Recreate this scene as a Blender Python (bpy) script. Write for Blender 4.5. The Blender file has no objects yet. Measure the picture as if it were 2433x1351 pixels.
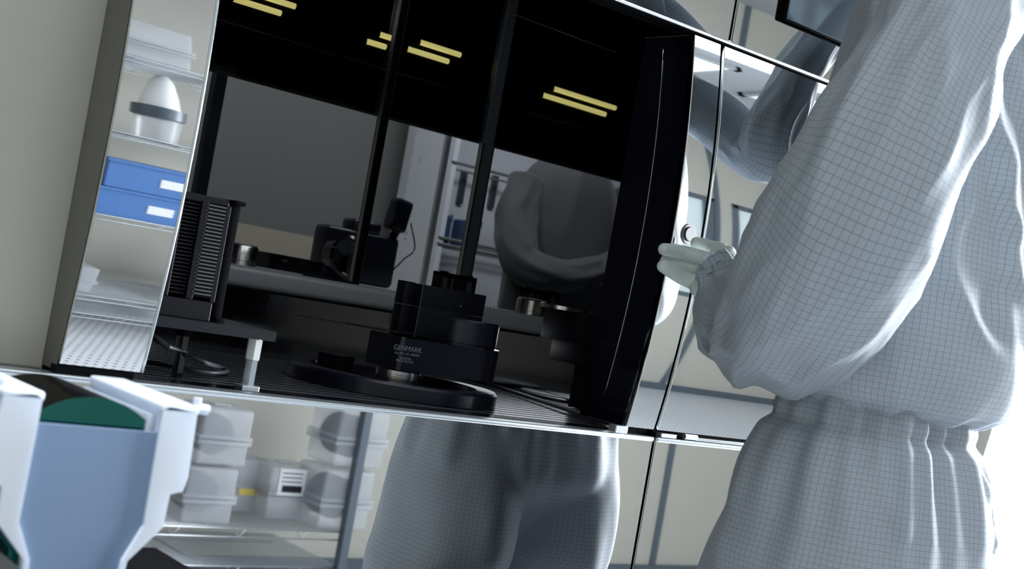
import bpy, bmesh, math, random
from mathutils import Vector, Matrix, noise
random.seed(4)
C = bpy.context.scene.collection
SC = bpy.context.scene
# ------------------------------------------------------------------ camera
F = 3200.0; W, H = 2433, 1351
TH = math.radians(38.96); ROLL = math.radians(10.0); PITCH = math.atan(52 / F)
CAM = Vector((0, -1.56, 1.10))
_f0 = Vector((math.sin(TH), math.cos(TH), 0)); RR = Vector((math.cos(TH), -math.sin(TH), 0))
FF = (_f0 * math.cos(PITCH) + Vector((0, 0, math.sin(PITCH)))).normalized()
UU = RR.cross(FF).normalized()
IX = RR * math.cos(ROLL) + UU * math.sin(ROLL)
IY = UU * math.cos(ROLL) - RR * math.sin(ROLL)
def ray(px, py):
    return FF + IX * ((px - W / 2) / F) - IY * ((py - H / 2) / F)
def onY(px, py, Y):
    r = ray(px, py); return CAM + r * ((Y - CAM.y) / r.y)
def onZ(px, py, Z):
    r = ray(px, py); return CAM + r * ((Z - CAM.z) / r.z)
def onX(px, py, X):
    r = ray(px, py); return CAM + r * ((X - CAM.x) / r.x)
cd = bpy.data.cameras.new('camera'); cam = bpy.data.objects.new('camera', cd); C.objects.link(cam)
cam.matrix_world = Matrix((( IX.x, IY.x, -FF.x, CAM.x), (IX.y, IY.y, -FF.y, CAM.y), (IX.z, IY.z, -FF.z, CAM.z), (0, 0, 0, 1)))
cd.sensor_width = 36; cd.lens = F / W * 36; cd.clip_start = .05
cd.dof.use_dof = True; cd.dof.focus_distance = 2.15; cd.dof.aperture_fstop = 7.5
SC.camera = cam
SC.view_settings.view_transform = 'Standard'; SC.view_settings.look = 'None'
SC.view_settings.gamma = 1; SC.view_settings.use_curve_mapping = False
SC.view_settings.exposure = 0.0
SC.cycles.max_bounces = 10; SC.cycles.glossy_bounces = 6; SC.cycles.diffuse_bounces = 4
SC.cycles.transmission_bounces = 8; SC.cycles.transparent_max_bounces = 12
SC.cycles.sample_clamp_indirect = 6; SC.cycles.use_denoising = True; SC.cycles.caustics_reflective = False; SC.cycles.caustics_refractive = False
world = bpy.data.worlds.new('world'); SC.world = world; world.use_nodes = True
world.node_tree.nodes['Background'].inputs[0].default_value = (.75, .85, 1, 1)
world.node_tree.nodes['Background'].inputs[1].default_value = .15
def area(name, loc, target, sx, sy, power, col):
    l = bpy.data.lights.new(name, 'AREA'); l.shape = 'RECTANGLE'; l.size = sx; l.size_y = sy; l.energy = power; l.color = col
    o = bpy.data.objects.new(name, l); C.objects.link(o); o.location = loc
    o.rotation_euler = (Vector(target) - Vector(loc)).to_track_quat('-Z', 'Y').to_euler()
    return o
# big diffused window light from the end of the room, on the operator's back and right side
_w = area('window_light', (5.7, -1.05, 1.55), (1.8, -.45, 1.0), 1.4, 1.6, 150, (.90, .95, 1)); _w.data.spread = math.radians(80)
area('ceiling_light', (.6, -1.7, 2.72), (.6, -1.7, 0), 2.6, .5, 13, (.92, .96, 1))
area('ceiling_light', (3.2, -1.3, 2.72), (3.2, -1.3, 0), 2.6, .5, 8, (.92, .96, 1))

_l = area('carrier_fill', (.42, -.75, 2.65), (.42, -.5, 1.0), .3, .3, 2.5, (.93, .96, 1)); _l.data.spread = math.radians(32)  # added lamp that brightens the foreground carrier
area('bay_fill', (1.25, .12, 1.835), (1.25, .40, .95), 1.0, .08, 1.3, (.9, .94, 1))  # added fill for the dark bay, no fixture
area('bay_fill', (2.0, .60, 1.035), (2.0, .0, 1.0), .7, .04, .35, (.88, .94, 1))  # added strip, lights the panel mirrored in the back wall
# ------------------------------------------------------------------ helpers
def tag(o, label=None, cat=None, group=None, kind=None):
    if label: o['label'] = label
    if cat: o['category'] = cat
    if group: o['group'] = group
    if kind: o['kind'] = kind
    return o
def empty(name, loc, label=None, cat=None, group=None, kind=None):
    o = bpy.data.objects.new(name, None); C.objects.link(o); o.location = loc; o.empty_display_size = .05
    return tag(o, label, cat, group, kind)
def link(name, me, mat, parent=None, smooth=False):
    o = bpy.data.objects.new(name, me); C.objects.link(o)
    if mat: me.materials.append(mat)
    if smooth:
        for p in me.polygons: p.use_smooth = True
    if parent:
        o.parent = parent
        bpy.context.view_layer.update() if False else None
        m = Matrix.Identity(4); q = parent
        while q: m = Matrix.Translation(q.location) @ m if q.rotation_euler[2] == 0 else (Matrix.Translation(q.location) @ q.rotation_euler.to_matrix().to_4x4()) @ m; q = q.parent
        # meshes are made in world coordinates; bring them to the parent's frame
        me.transform(m.inverted())
    return o
class MB:
    def __init__(s): s.bm = bmesh.new()
    def box(s, a, b, bev=0, rot=None, piv=None, seg=2):
        a = Vector(a); b = Vector(b); lo = Vector(map(min, a, b)); hi = Vector(map(max, a, b))
        r = bmesh.ops.create_cube(s.bm, size=1); vs = r['verts']
        bmesh.ops.scale(s.bm, vec=hi - lo, verts=vs); bmesh.ops.translate(s.bm, vec=(lo + hi) / 2, verts=vs)
        if bev:
            es = {e for v in vs for e in v.link_edges}
            q = bmesh.ops.bevel(s.bm, geom=list(es), offset=bev, segments=seg, profile=.5, affect='EDGES')
            vs = list(set(q['verts']) | {v for v in vs if v.is_valid})
        if rot is not None:
            bmesh.ops.rotate(s.bm, cent=piv if piv is not None else (lo + hi) / 2, matrix=rot, verts=vs)
        return vs
    def cyl(s, p, q, r, r2=None, n=32, cap=True):
        p = Vector(p); q = Vector(q); d = q - p
        k = bmesh.ops.create_cone(s.bm, cap_ends=cap, segments=n, radius1=r, radius2=r if r2 is None else r2, depth=d.length)
        M = Matrix.Translation((p + q) / 2) @ d.to_track_quat('Z', 'Y').to_matrix().to_4x4()
        bmesh.ops.transform(s.bm, matrix=M, verts=k['verts']); return k['verts']
    def lathe(s, c, prof, n=64):
        c = Vector(c); rings = []
        for r, z in prof:
            rings.append([s.bm.verts.new(c + Vector((r * math.cos(6.28318530718 * i / n), r * math.sin(6.28318530718 * i / n), z))) for i in range(n)])
        for a, b in zip(rings, rings[1:]):
            for i in range(n): s.bm.faces.new((a[i], a[(i + 1) % n], b[(i + 1) % n], b[i]))
        return rings
    def prism(s, pts, d):
        d = Vector(d); a = [s.bm.verts.new(p) for p in pts]; b = [s.bm.verts.new(Vector(p) + d) for p in pts]
        s.bm.faces.new(a); s.bm.faces.new(b[::-1]); n = len(a)
        for i in range(n): s.bm.faces.new((a[(i + 1) % n], a[i], b[i], b[(i + 1) % n]))
    def tube(s, pts, r, n=10):
        pts = [Vector(p) for p in pts]; rings = []
        for i, p in enumerate(pts):
            t = (pts[min(i + 1, len(pts) - 1)] - pts[max(i - 1, 0)]).normalized()
            up = Vector((0, 0, 1)) if abs(t.z) < .95 else Vector((1, 0, 0))
            x = t.cross(up).normalized(); y = t.cross(x)
            rr = r[i] if isinstance(r, (list, tuple)) else r
            rings.append([s.bm.verts.new(p + (x * math.cos(6.2832 * k / n) + y * math.sin(6.2832 * k / n)) * rr) for k in range(n)])
        for a, b in zip(rings, rings[1:]):
            for i in range(n): s.bm.faces.new((a[i], a[(i + 1) % n], b[(i + 1) % n], b[i]))
        s.bm.faces.new(rings[0][::-1]); s.bm.faces.new(rings[-1])
    def build(s, name, mat, parent=None, smooth=False, sharp=None):
        bmesh.ops.recalc_face_normals(s.bm, faces=s.bm.faces)
        me = bpy.data.meshes.new(name); s.bm.to_mesh(me); s.bm.free()
        o = link(name, me, mat, parent, smooth or sharp is not None)
        if sharp is not None: me.set_sharp_from_angle(angle=math.radians(sharp))
        return o
def crv(pts, n):
    """Catmull-Rom through tuples/vectors"""
    pts = [Vector(p) for p in pts]; out = []
    P = [pts[0] * 2 - pts[1]] + pts + [pts[-1] * 2 - pts[-2]]
    segs = len(pts) - 1
    for i in range(n + 1):
        t = i / n * segs; k = min(int(t), segs - 1); t -= k
        a, b, c, d = P[k:k + 4]
        out.append(.5 * ((2 * b) + (c - a) * t + (2 * a - 5 * b + 4 * c - d) * t * t + (3 * b - a - 3 * c + d) * t ** 3))
    return out
def sstep(a, b, x):
    t = max(0, min(1, (x - a) / (b - a))); return t * t * (3 - 2 * t)

# ------------------------------------------------------------------ materials
def mat(name, col, rough=.5, metal=0, spec=.5, ior=None, emit=None, es=0, trans=0, sss=0, coat=0):
    m = bpy.data.materials.new(name); m.use_nodes = True; b = m.node_tree.nodes['Principled BSDF']
    b.inputs['Base Color'].default_value = (*col, 1); b.inputs['Roughness'].default_value = rough
    b.inputs['Metallic'].default_value = metal; b.inputs['Specular IOR Level'].default_value = spec
    if ior: b.inputs['IOR'].default_value = ior
    if emit: b.inputs['Emission Color'].default_value = (*emit, 1); b.inputs['Emission Strength'].default_value = es
    b.inputs['Transmission Weight'].default_value = trans
    if sss: b.inputs['Subsurface Weight'].default_value = sss; b.inputs['Subsurface Radius'].default_value = (.02, .022, .03)
    if coat: b.inputs['Coat Weight'].default_value = coat
    m.diffuse_color = (*col, 1)
    return m
def N(m, t, **k):
    n = m.node_tree.nodes.new(t)
    for a, b in k.items(): setattr(n, a, b)
    return n
def L(m, a, b): m.node_tree.links.new(a, b)
def add_bump(m, scale, strength, dist=.001, stretch=(1, 1, 1), detail=3, coord='Object'):
    tc = N(m, 'ShaderNodeTexCoord'); mp = N(m, 'ShaderNodeMapping'); mp.inputs['Scale'].default_value = stretch
    no = N(m, 'ShaderNodeTexNoise'); no.inputs['Scale'].default_value = scale; no.inputs['Detail'].default_value = detail
    bu = N(m, 'ShaderNodeBump'); bu.inputs['Strength'].default_value = strength; bu.inputs['Distance'].default_value = dist
    L(m, tc.outputs[coord], mp.inputs[0]); L(m, mp.outputs[0], no.inputs['Vector']); L(m, no.outputs[0], bu.inputs['Height'])
    L(m, bu.outputs[0], m.node_tree.nodes['Principled BSDF'].inputs['Normal']); return no, bu
def mottle(m, c1, c2, scale=3, detail=4, stretch=(1, 1, 1)):
    tc = N(m, 'ShaderNodeTexCoord'); mp = N(m, 'ShaderNodeMapping'); mp.inputs['Scale'].default_value = stretch
    no = N(m, 'ShaderNodeTexNoise'); no.inputs['Scale'].default_value = scale; no.inputs['Detail'].default_value = detail
    mx = N(m, 'ShaderNodeMix', data_type='RGBA'); mx.inputs[6].default_value = (*c1, 1); mx.inputs[7].default_value = (*c2, 1)
    L(m, tc.outputs['Object'], mp.inputs[0]); L(m, mp.outputs[0], no.inputs['Vector']); L(m, no.outputs[0], mx.inputs[0])
    L(m, mx.outputs[2], m.node_tree.nodes['Principled BSDF'].inputs['Base Color'])
mirror = mat('polished_steel', (.86, .875, .89), .02, 1)
add_bump(mirror, 2.2, .25, .0012, (1, 1, 1.6), 1)
mirror_flat = mat('polished_steel_flat', (.84, .85, .86), .015, 1)
add_bump(mirror_flat, 1.5, .12, .001, (1, 1, 1), 1)
smoke = bpy.data.materials.new('smoked_glass'); smoke.use_nodes = True
def _smoke(m):
    nt = m.node_tree; nt.nodes.remove(nt.nodes['Principled BSDF'])
    t = N(m, 'ShaderNodeBsdfTransparent'); t.inputs[0].default_value = (.66, .67, .68, 1)
    g_ = N(m, 'ShaderNodeBsdfGlossy'); g_.inputs['Roughness'].default_value = .02; g_.inputs[0].default_value = (.8, .8, .8, 1)
    fr = N(m, 'ShaderNodeFresnel'); fr.inputs[0].default_value = 1.4; x = N(m, 'ShaderNodeMixShader')
    L(m, fr.outputs[0], x.inputs[0]); L(m, t.outputs[0], x.inputs[1]); L(m, g_.outputs[0], x.inputs[2]); L(m, x.outputs[0], nt.nodes['Material Output'].inputs[0])
_smoke(smoke)
steel = mat('brushed_steel', (.62, .61, .60), .22, 1)
add_bump(steel, 60, .25, .0004, (1, 1, 12), 2)
backsteel = mat('satin_back_steel', (.42, .43, .44), .10, 1)
add_bump(backsteel, 90, .2, .0004, (6, 1, .3), 2)
alu = mat('bright_aluminium', (.9, .92, .95), .25, .85)
edge = mat('edge_steel', (.78, .85, .9), .25, .9)
greymetal = mat('grey_shelf_paint', (.30, .32, .34), .35, .2)
black_anod = mat('black_anodised', (.0045, .005, .009), .45, 0, .22)
add_bump(black_anod, 400, .15, .0002)
black_blue = mat('blue_black_anodised', (.010, .011, .024), .30, .3, .6)
black_matt = mat('black_matt', (.0025, .0025, .004), .8, 0, .08)
plate_m = mat('dark_plate', (.012, .013, .018), .33, .2)
black_gloss = mat('black_gloss_panel', (.0035, .004, .008), .09, 0, .5, 1.5)
dark_mirror = mat('dark_glass', (.002, .0022, .003), .015, 0, .5, 2.1)
add_bump(dark_mirror, 3, .05, .0006, (1, 1, .5), 1)
gasket = mat('grey_gasket', (.12, .15, .18), .6)
wallm = mat('wall_paint', (.56, .55, .49), .7); mottle(wallm, (.56, .56, .50), (.54, .54, .485), 2)
beige = mat('beige_wall_panel', (.72, .69, .60), .6); mottle(beige, (.64, .615, .535), (.61, .585, .51), 1.5)
flank = mat('grey_flank_paint', (.16, .155, .14), .5)
ceilm = mat('ceiling_paint', (.43, .45, .47), .8)
glove = mat('nitrile_glove', (.68, .75, .72), .42, 0, .45, sss=.12); add_bump(glove, 60, .3, .0012, (1, 1, 1), 4)
skin = mat('skin', (.5, .32, .25), .5)
yellow_tube = mat('yellow_tube', (1, .9, .4), .5, emit=(1, .88, .30), es=1.1)
lampw = mat('lamp_diffuser', (.9, .95, 1), .5, emit=(.92, .97, 1), es=.7)
blue_pl = mat('blue_bin_plastic', (.05, .16, .42), .4)
blue_dk = mat('dark_blue_plastic', (.04, .085, .20), .45)
wire = mat('chrome_wire', (.6, .63, .66), .2, .9)
postm = mat('dark_post', (.09, .11, .13), .4, .3)
boxpl = mat('frosted_box_plastic', (.78, .80, .84), .35, 0, .5, trans=.35, sss=0)
boxpl.node_tree.nodes['Principled BSDF'].inputs['Alpha'].default_value = .5
waferd = mat('dark_wafer', (.02, .02, .035), .2, .2)
labelw = mat('white_label', (.8, .8, .8), .6)
labely = mat('yellow_label', (.75, .62, .12), .6)
cable_m = mat('cable_rubber', (.05, .06, .075), .45)
screen_m = mat('screen_glass', (.16, .20, .235), .12, .55, .6)
# dust flecks and smears on the touch screen
def screen_dust(m):
    b = m.node_tree.nodes['Principled BSDF']; tc = N(m, 'ShaderNodeTexCoord')
    vo = N(m, 'ShaderNodeTexVoronoi'); vo.inputs['Scale'].default_value = 70
    lt = N(m, 'ShaderNodeMath', operation='LESS_THAN'); lt.inputs[1].default_value = .07
    no = N(m, 'ShaderNodeTexNoise'); no.inputs['Scale'].default_value = 9
    gt = N(m, 'ShaderNodeMath', operation='GREATER_THAN'); gt.inputs[1].default_value = .53
    mu = N(m, 'ShaderNodeMath', operation='MULTIPLY')
    mx = N(m, 'ShaderNodeMix', data_type='RGBA'); mx.inputs[6].default_value = (.17, .21, .245, 1); mx.inputs[7].default_value = (.75, .8, .85, 1)
    L(m, tc.outputs['Object'], vo.inputs['Vector']); L(m, tc.outputs['Object'], no.inputs['Vector'])
    L(m, vo.outputs['Distance'], lt.inputs[0]); L(m, no.outputs[0], gt.inputs[0]); L(m, lt.outputs[0], mu.inputs[0]); L(m, gt.outputs[0], mu.inputs[1])
    L(m, mu.outputs[0], mx.inputs[0]); L(m, mx.outputs[2], b.inputs['Base Color'])
rearw = mat('rear_grey_paint', (.17, .178, .17), .7); rearb = mat('rear_beige_paint', (.40, .365, .29), .7); palec = mat('pale_cabinet_paint', (.86, .90, .96), .6)
screen_dust(screen_m)
# cleanroom cloth: pale blue-grey with a fine conductive grid laid out in metres of cloth (UV)
def cloth_mat(name, base, line, pitch=.0078, width=.085):
    m = mat(name, base, .75, 0, .3); b = m.node_tree.nodes['Principled BSDF']
    b.inputs['Sheen Weight'].default_value = .3
    uv = N(m, 'ShaderNodeUVMap'); sep = N(m, 'ShaderNodeSeparateXYZ'); L(m, uv.outputs[0], sep.inputs[0])
    outs = []
    for k in (0, 1):
        d = N(m, 'ShaderNodeMath', operation='DIVIDE'); d.inputs[1].default_value = pitch; L(m, sep.outputs[k], d.inputs[0])
        f = N(m, 'ShaderNodeMath', operation='FRACT'); L(m, d.outputs[0], f.inputs[0])
        c = N(m, 'ShaderNodeMath', operation='LESS_THAN'); c.inputs[1].default_value = width; L(m, f.outputs[0], c.inputs[0]); outs.append(c)
    mx_ = N(m, 'ShaderNodeMath', operation='MAXIMUM'); L(m, outs[0].outputs[0], mx_.inputs[0]); L(m, outs[1].outputs[0], mx_.inputs[1])
    mc = N(m, 'ShaderNodeMix', data_type='RGBA'); mc.inputs[6].default_value = (*base, 1); mc.inputs[7].default_value = (*line, 1)
    L(m, mx_.outputs[0], mc.inputs[0]); L(m, mc.outputs[2], b.inputs['Base Color'])
    tc = N(m, 'ShaderNodeTexCoord'); no = N(m, 'ShaderNodeTexNoise'); no.inputs['Scale'].default_value = 22; no.inputs['Detail'].default_value = 5
    bu = N(m, 'ShaderNodeBump'); bu.inputs['Strength'].default_value = .35; bu.inputs['Distance'].default_value = .004
    L(m, tc.outputs['Object'], no.inputs['Vector']); L(m, no.outputs[0], bu.inputs['Height']); L(m, bu.outputs[0], b.inputs['Normal'])
    # thin cloth lets some light through
    tr = N(m, 'ShaderNodeBsdfTranslucent'); L(m, mc.outputs[2], tr.inputs[0]); ms = N(m, 'ShaderNodeMixShader'); ms.inputs[0].default_value = .22
    out = m.node_tree.nodes['Material Output']; L(m, b.outputs[0], ms.inputs[1]); L(m, tr.outputs[0], ms.inputs[2]); L(m, ms.outputs[0], out.inputs[0])
    return m
cloth = cloth_mat('cleanroom_cloth', (.50, .56, .62), (.285, .325, .365))
# ------- perforated plates: holes as colour + relief
def perforate(m, sx, sy, hx, hy, hole, base_rough=None):
    b = m.node_tree.nodes['Principled BSDF']; base = tuple(b.inputs['Base Color'].default_value)
    tc = N(m, 'ShaderNodeTexCoord'); sep = N(m, 'ShaderNodeSeparateXYZ'); L(m, tc.outputs['Object'], sep.inputs[0])
    def mth(op, a, bb=None):
        n = N(m, 'ShaderNodeMath', operation=op)
        for i, v in enumerate((a, bb)):
            if v is None: continue
            if isinstance(v, (int, float)): n.inputs[i].default_value = v
            else: L(m, v, n.inputs[i])
        return n.outputs[0]
    y = mth('DIVIDE', sep.outputs[1], sy); row = mth('FLOOR', y); fy = mth('FRACT', y)
    off = mth('MULTIPLY', mth('MODULO', row, 2), .5)
    x = mth('ADD', mth('DIVIDE', sep.outputs[0], sx), off); fx = mth('FRACT', mth('ADD', x, 1000))
    ax = mth('MULTIPLY', mth('ABSOLUTE', mth('SUBTRACT', fx, .5)), 1 / hx); ay = mth('MULTIPLY', mth('ABSOLUTE', mth('SUBTRACT', fy, .5)), 1 / hy)
    ax2 = mth('POWER', ax, 4); ay2 = mth('POWER', ay, 4)
    inside = mth('LESS_THAN', mth('ADD', ax2, ay2), 1)
    mx = N(m, 'ShaderNodeMix', data_type='RGBA'); mx.inputs[6].default_value = base; mx.inputs[7].default_value = (*hole, 1)
    L(m, inside, mx.inputs[0]); L(m, mx.outputs[2], b.inputs['Base Color'])
    inv = mth('SUBTRACT', 1, inside)
    L(m, mth('MULTIPLY', inv, b.inputs['Metallic'].default_value), b.inputs['Metallic'])
    L(m, mth('ADD', mth('MULTIPLY', inside, .6), b.inputs['Roughness'].default_value), b.inputs['Roughness'])
    L(m, mth('MULTIPLY', inv, .5), b.inputs['Specular IOR Level'])
perf = mat('perforated_deck', (.17, .18, .205), .25, .55); perforate(perf, .0085, .034, .36, .22, (.002, .002, .003))
floorm = mat('perforated_floor_tile', (.80, .82, .86), .35); perforate(floorm, .03, .03, .18, .18, (.12, .13, .15))

# ------------------------------------------------------------------ machine dimensions
Z0 = CAM.z                     # eye height
LEDGE = onY(350, 910, 0).z     # top edge of the lower cabinets
LEDGE2 = onY(1490, 1030, 0).z
LEDGE = (LEDGE + LEDGE2) / 2
BAND = onY(1560, 38, 0).z      # underside of the upper band
XL0 = onY(138, 868, 0).x; XL1 = onY(336, 884, 0).x         # left pillar
XR0 = onY(1488, 1014, 0).x; XG = onY(1557, 1030, 0).x      # right pillar and the joint beside it
print('LEDGE', LEDGE, LEDGE2, 'BAND', BAND, 'X', XL0, XL1, XR0, XG, 'right band', onY(1732, 102, 0))
ZB = LEDGE + .012              # curved panels start just over the ledge
ZT = BAND - .006
BULGE = .030
def bulge(z):
    s = (z - ZB) / (ZT - ZB); return -BULGE * 4 * s * (1 - s)
DEPTH = .64                    # back wall of the bay
GLASS = .86

tool = empty('process_tool', (1.5, .3, 0), 'mirror-polished steel process tool with an open dark bay and bowed door panels', 'machine')
def bowed_panel(name, x0, x1, m=mirror, th=.012, z0=None, z1=None):
    mb = MB(); n = 48; z0 = z0 or ZB; z1 = z1 or ZT
    prof = []
    for i in range(n + 1):
        z = z0 + (z1 - z0) * i / n; prof.append((bulge(z), z))
    e = .0015
    xs = [(x0, .003), (x0 + e, 0), (x1 - e, 0), (x1, .003)]
    cols = [[mb.bm.verts.new((x, y + dy, z)) for (y, z) in prof] for x, dy in xs]
    for a, b in zip(cols, cols[1:]):
        for i in range(n): mb.bm.faces.new((a[i], b[i], b[i + 1], a[i + 1]))
    back = [[mb.bm.verts.new((x, y + th, z)) for (y, z) in prof] for x in (x0, x1)]
    for i in range(n):
        mb.bm.faces.new((back[0][i], cols[0][i], cols[0][i + 1], back[0][i + 1]))
        mb.bm.faces.new((cols[-1][i], back[1][i], back[1][i + 1], cols[-1][i + 1]))
        mb.bm.faces.new((back[0][i], back[0][i + 1], back[1][i + 1], back[1][i]))
    for k in (0, n):
        mb.bm.faces.new([c[k] for c in cols] + [back[1][k], back[0][k]])
    return mb.build(name, m, tool, sharp=40)
bowed_panel('left_pillar', XL0, XL1)
bowed_panel('right_pillar', XR0, XG - .004)
XD = 2.60
bowed_panel('door_panel', XG + .004, XD)

# bright edge bead of the left pillar
mb = MB(); mb.tube([(XL1 + .0015, bulge(ZB + (ZT - ZB) * i / 40) + .002, ZB + (ZT - ZB) * i / 40) for i in range(41)], .0022, 8); mb.build('edge_bead', edge, tool, True)
# lower cabinets (flat polished panels) with rounded top edge
def lower(name, x0, x1):
    mb = MB(); mb.box((x0, 0, -.06), (x1, .02, LEDGE - .004), .0015)
    return mb.build(name, mirror_flat, tool)
lower('lower_panel', -.3, XG - .003); lower('lower_panel', XG + .003, XD); 
mb = MB(); mb.box((-.3, -.0035, LEDGE - .008), (XG - .003, .03, LEDGE), .0032, seg=4); mb.build('ledge_trim', edge, tool, sharp=50)
mb = MB(); mb.box((XG + .003, -.0035, LEDGE - .008), (XD, .03, LEDGE), .0032, seg=4); mb.build('ledge_trim', edge, tool, sharp=50)
mb = MB(); mb.box((-.3, .03, -.12), (XD, .08, LEDGE - .02)); mb.build('plinth', black_matt, tool)
# upper band panels
XBJ = onY(1734, 100, 0).x
def upper(name, x0, x1):
    mb = MB(); mb.box((x0, 0, BAND), (x1, .03, BAND + 1.0), .003, seg=3); return mb.build(name, mirror_flat, tool)
upper('upper_panel', -.3, XBJ - .002); upper('upper_panel', XBJ + .002, XD); 
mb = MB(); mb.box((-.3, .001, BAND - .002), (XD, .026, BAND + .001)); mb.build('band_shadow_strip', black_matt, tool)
mb = MB(); mb.cyl((-.3, .004, BAND + .003), (XD, .004, BAND + .003), .0045, n=12); mb.build('band_trim', edge, tool, True)
# black jamb behind the right pillar and the panel seam
JX0 = XR0 + .002
pj = onX(1538, 92, JX0)
print('jamb back', pj, onX(1370, 1012, JX0))
JY = .116
mb = MB()
n = 40; a = []; b = []
for i in range(n + 1):
    z = ZB + (ZT - ZB) * i / n; y0 = bulge(z) + .012
    a.append(((JX0, y0, z), (JX0 + .012, y0, z))); b.append(((JX0, JY, z), (JX0 + .012, JY, z)))
A = [[mb.bm.verts.new(p) for p in q] for q in a]; B = [[mb.bm.verts.new(p) for p in q] for q in b]
for i in range(n):
    mb.bm.faces.new((A[i][0], B[i][0], B[i + 1][0], A[i + 1][0])); mb.bm.faces.new((A[i][1], A[i + 1][1], B[i + 1][1], B[i][1]))
    mb.bm.faces.new((B[i][0], B[i][1], B[i + 1][1], B[i + 1][0])); mb.bm.faces.new((A[i][0], A[i + 1][0], A[i + 1][1], A[i][1]))
mb.bm.faces.new((A[n][0], B[n][0], B[n][1], A[n][1])); mb.bm.faces.new((A[0][1], B[0][1], B[0][0], A[0][0]))
mb.build('jamb', black_gloss, tool)
# a thin curved seam strip on the jamb
mb = MB(); mb.tube([(JX0 - .001, bulge(ZB + (ZT - ZB) * t) + .072, ZB + (ZT - ZB) * t) for t in [k / 30 for k in range(2, 30)]], .0011, 6); mb.build('jamb_seal', backsteel, tool, True)
mb = MB(); mb.tube([(JX0 - .001, .012, ZT), (JX0 - .001, JY, ZT)], .0009, 6); mb.build('jamb_top_edge', steel, tool)
mb = MB(); mb.box((XR0 + .03, .031, LEDGE), (2.55, .036, 1.09)); mb.build('beige_reflector', beige, tool)  # hidden beige panel added for the back wall to mirror
# black behind every gap
mb = MB(); mb.box((XG - .006, .014, ZB - .02), (XG + .006, .03, BAND + .8)); mb.box((XR0 + .02, .014, LEDGE), (XD, .03, BAND)); mb.build('seam_backing', black_matt, tool)
mb = MB(); mb.box((XL0, .014, LEDGE), (XL1 - .003, .05, BAND)); mb.build('seam_backing', black_matt, tool)
# latch pieces on the ledge
mb = MB(); q = onY(1478, 1021, -.004); mb.box((q.x - .016, -.006, LEDGE + .001), (q.x + .011, .012, LEDGE + .0125), .001); mb.build('latch_block', alu, tool)
mb = MB(); q = onY(1598, 1034, 0); mb.box((q.x - .030, -.004, LEDGE + .001), (q.x + .006, .010, LEDGE + .0075), .001); mb.build('latch_block', alu, tool)
mb = MB(); q = onY(1640, 1041, 0); mb.cyl((q.x - .016, 0, LEDGE + .006), (q.x + .014, 0, LEDGE + .006), .005, n=16); mb.box((q.x + .012, -.003, LEDGE + .001), (q.x + .5, .008, LEDGE + .0065), .001); mb.build('hinge_pin', alu, tool, sharp=40)
# bay deck, back wall, shelf, glass doors, side walls, hood
XB0, XB1 = .35, 2.56
mb = MB(); mb.box((XB0, .03, LEDGE - .006), (XB1, DEPTH, LEDGE - .001)); o = mb.build('perforated_deck', perf, tool)
mb = MB(); mb.box((XB0, .03, LEDGE - .001), (XB1, .062, LEDGE + .0006), .0003); mb.build('deck_rim', black_gloss, tool)
SHB = onY(925, 743, DEPTH).z; SHT = onY(925, 690, DEPTH).z
print('shelf', SHB, SHT)
mb = MB(); mb.box((XB0, DEPTH, LEDGE - .005), (XB1, DEPTH + .02, SHB)); mb.build('back_wall', backsteel, tool)
mb = MB(); mb.box((XB0, DEPTH - .008, SHB + .003), (XB1, GLASS + .1, SHT), .012, seg=5); mb.build('rear_shelf', greymetal, tool, sharp=60)
mb = MB(); mb.box((XB0, DEPTH - .004, SHB), (XB1, DEPTH + .02, SHB + .003)); mb.build('shelf_shadow_gap', black_matt, tool)
# dark glass doors behind the shelf
J1 = onY(846, 640, GLASS).x; J2 = onY(1112, 600, GLASS).x
def glass(x0, x1):
    mb = MB(); mb.box((x0, GLASS, SHT - .002), (x1, GLASS + .006, BAND + .5)); return mb.build('glass_door', smoke, tool)
glass(XB0, J1 - .006); glass(J1 + .006, J2 - .012); glass(J2 + .012, XB1)
mb = MB(); mb.box((J1 - .0075, GLASS - .004, SHT), (J1 + .0075, GLASS + .012, BAND + .5), .001); mb.build('door_mullion', black_matt, tool)
mb = MB(); mb.box((J2 - .014, GLASS - .006, SHT), (J2 + .014, GLASS + .012, BAND + .5), .001); mb.build('door_mullion', postm, tool)
for x, w in ((J1 - .010, .0012), (J1 + .009, .0008), (J2 - .016, .0022), (J2 + .0155, .0010)):
    mb = MB(); mb.box((x - w, GLASS - .008, SHT), (x + w, GLASS + .002, onY(1130, 335, GLASS).z if x > J2 - .03 else BAND + .5)); mb.build('door_edge_bead', steel, tool)
# side walls + hood + top
mb = MB(); mb.box((XB0 - .02, .03, LEDGE), (XB0, GLASS + .03, BAND + .5)); mb.build('bay_side', black_matt, tool)
mb = MB(); mb.box((XB1, .03, LEDGE), (XB1 + .02, GLASS + .03, BAND + .5)); mb.build('bay_side', black_matt, tool)
mb = MB(); mb.box((XB0, .03, BAND + .26), (XB1, GLASS, BAND + .3)); mb.build('bay_ceiling', black_matt, tool)
mb = MB(); mb.box((XB0, .031, BAND - .001), (XB1, .05, BAND + .3)); mb.build('band_inner_face', black_matt, tool)
# thin bright rail high in the bay
p0 = onY(1200, 26, GLASS - .2); p1 = onY(1535, 150, GLASS - .2)
mb = MB(); mb.tube([p0, p1], .0016, 6); mb.build('sash_rail', backsteel, tool)
p0 = onY(1085, 75, GLASS - .1)

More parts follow.
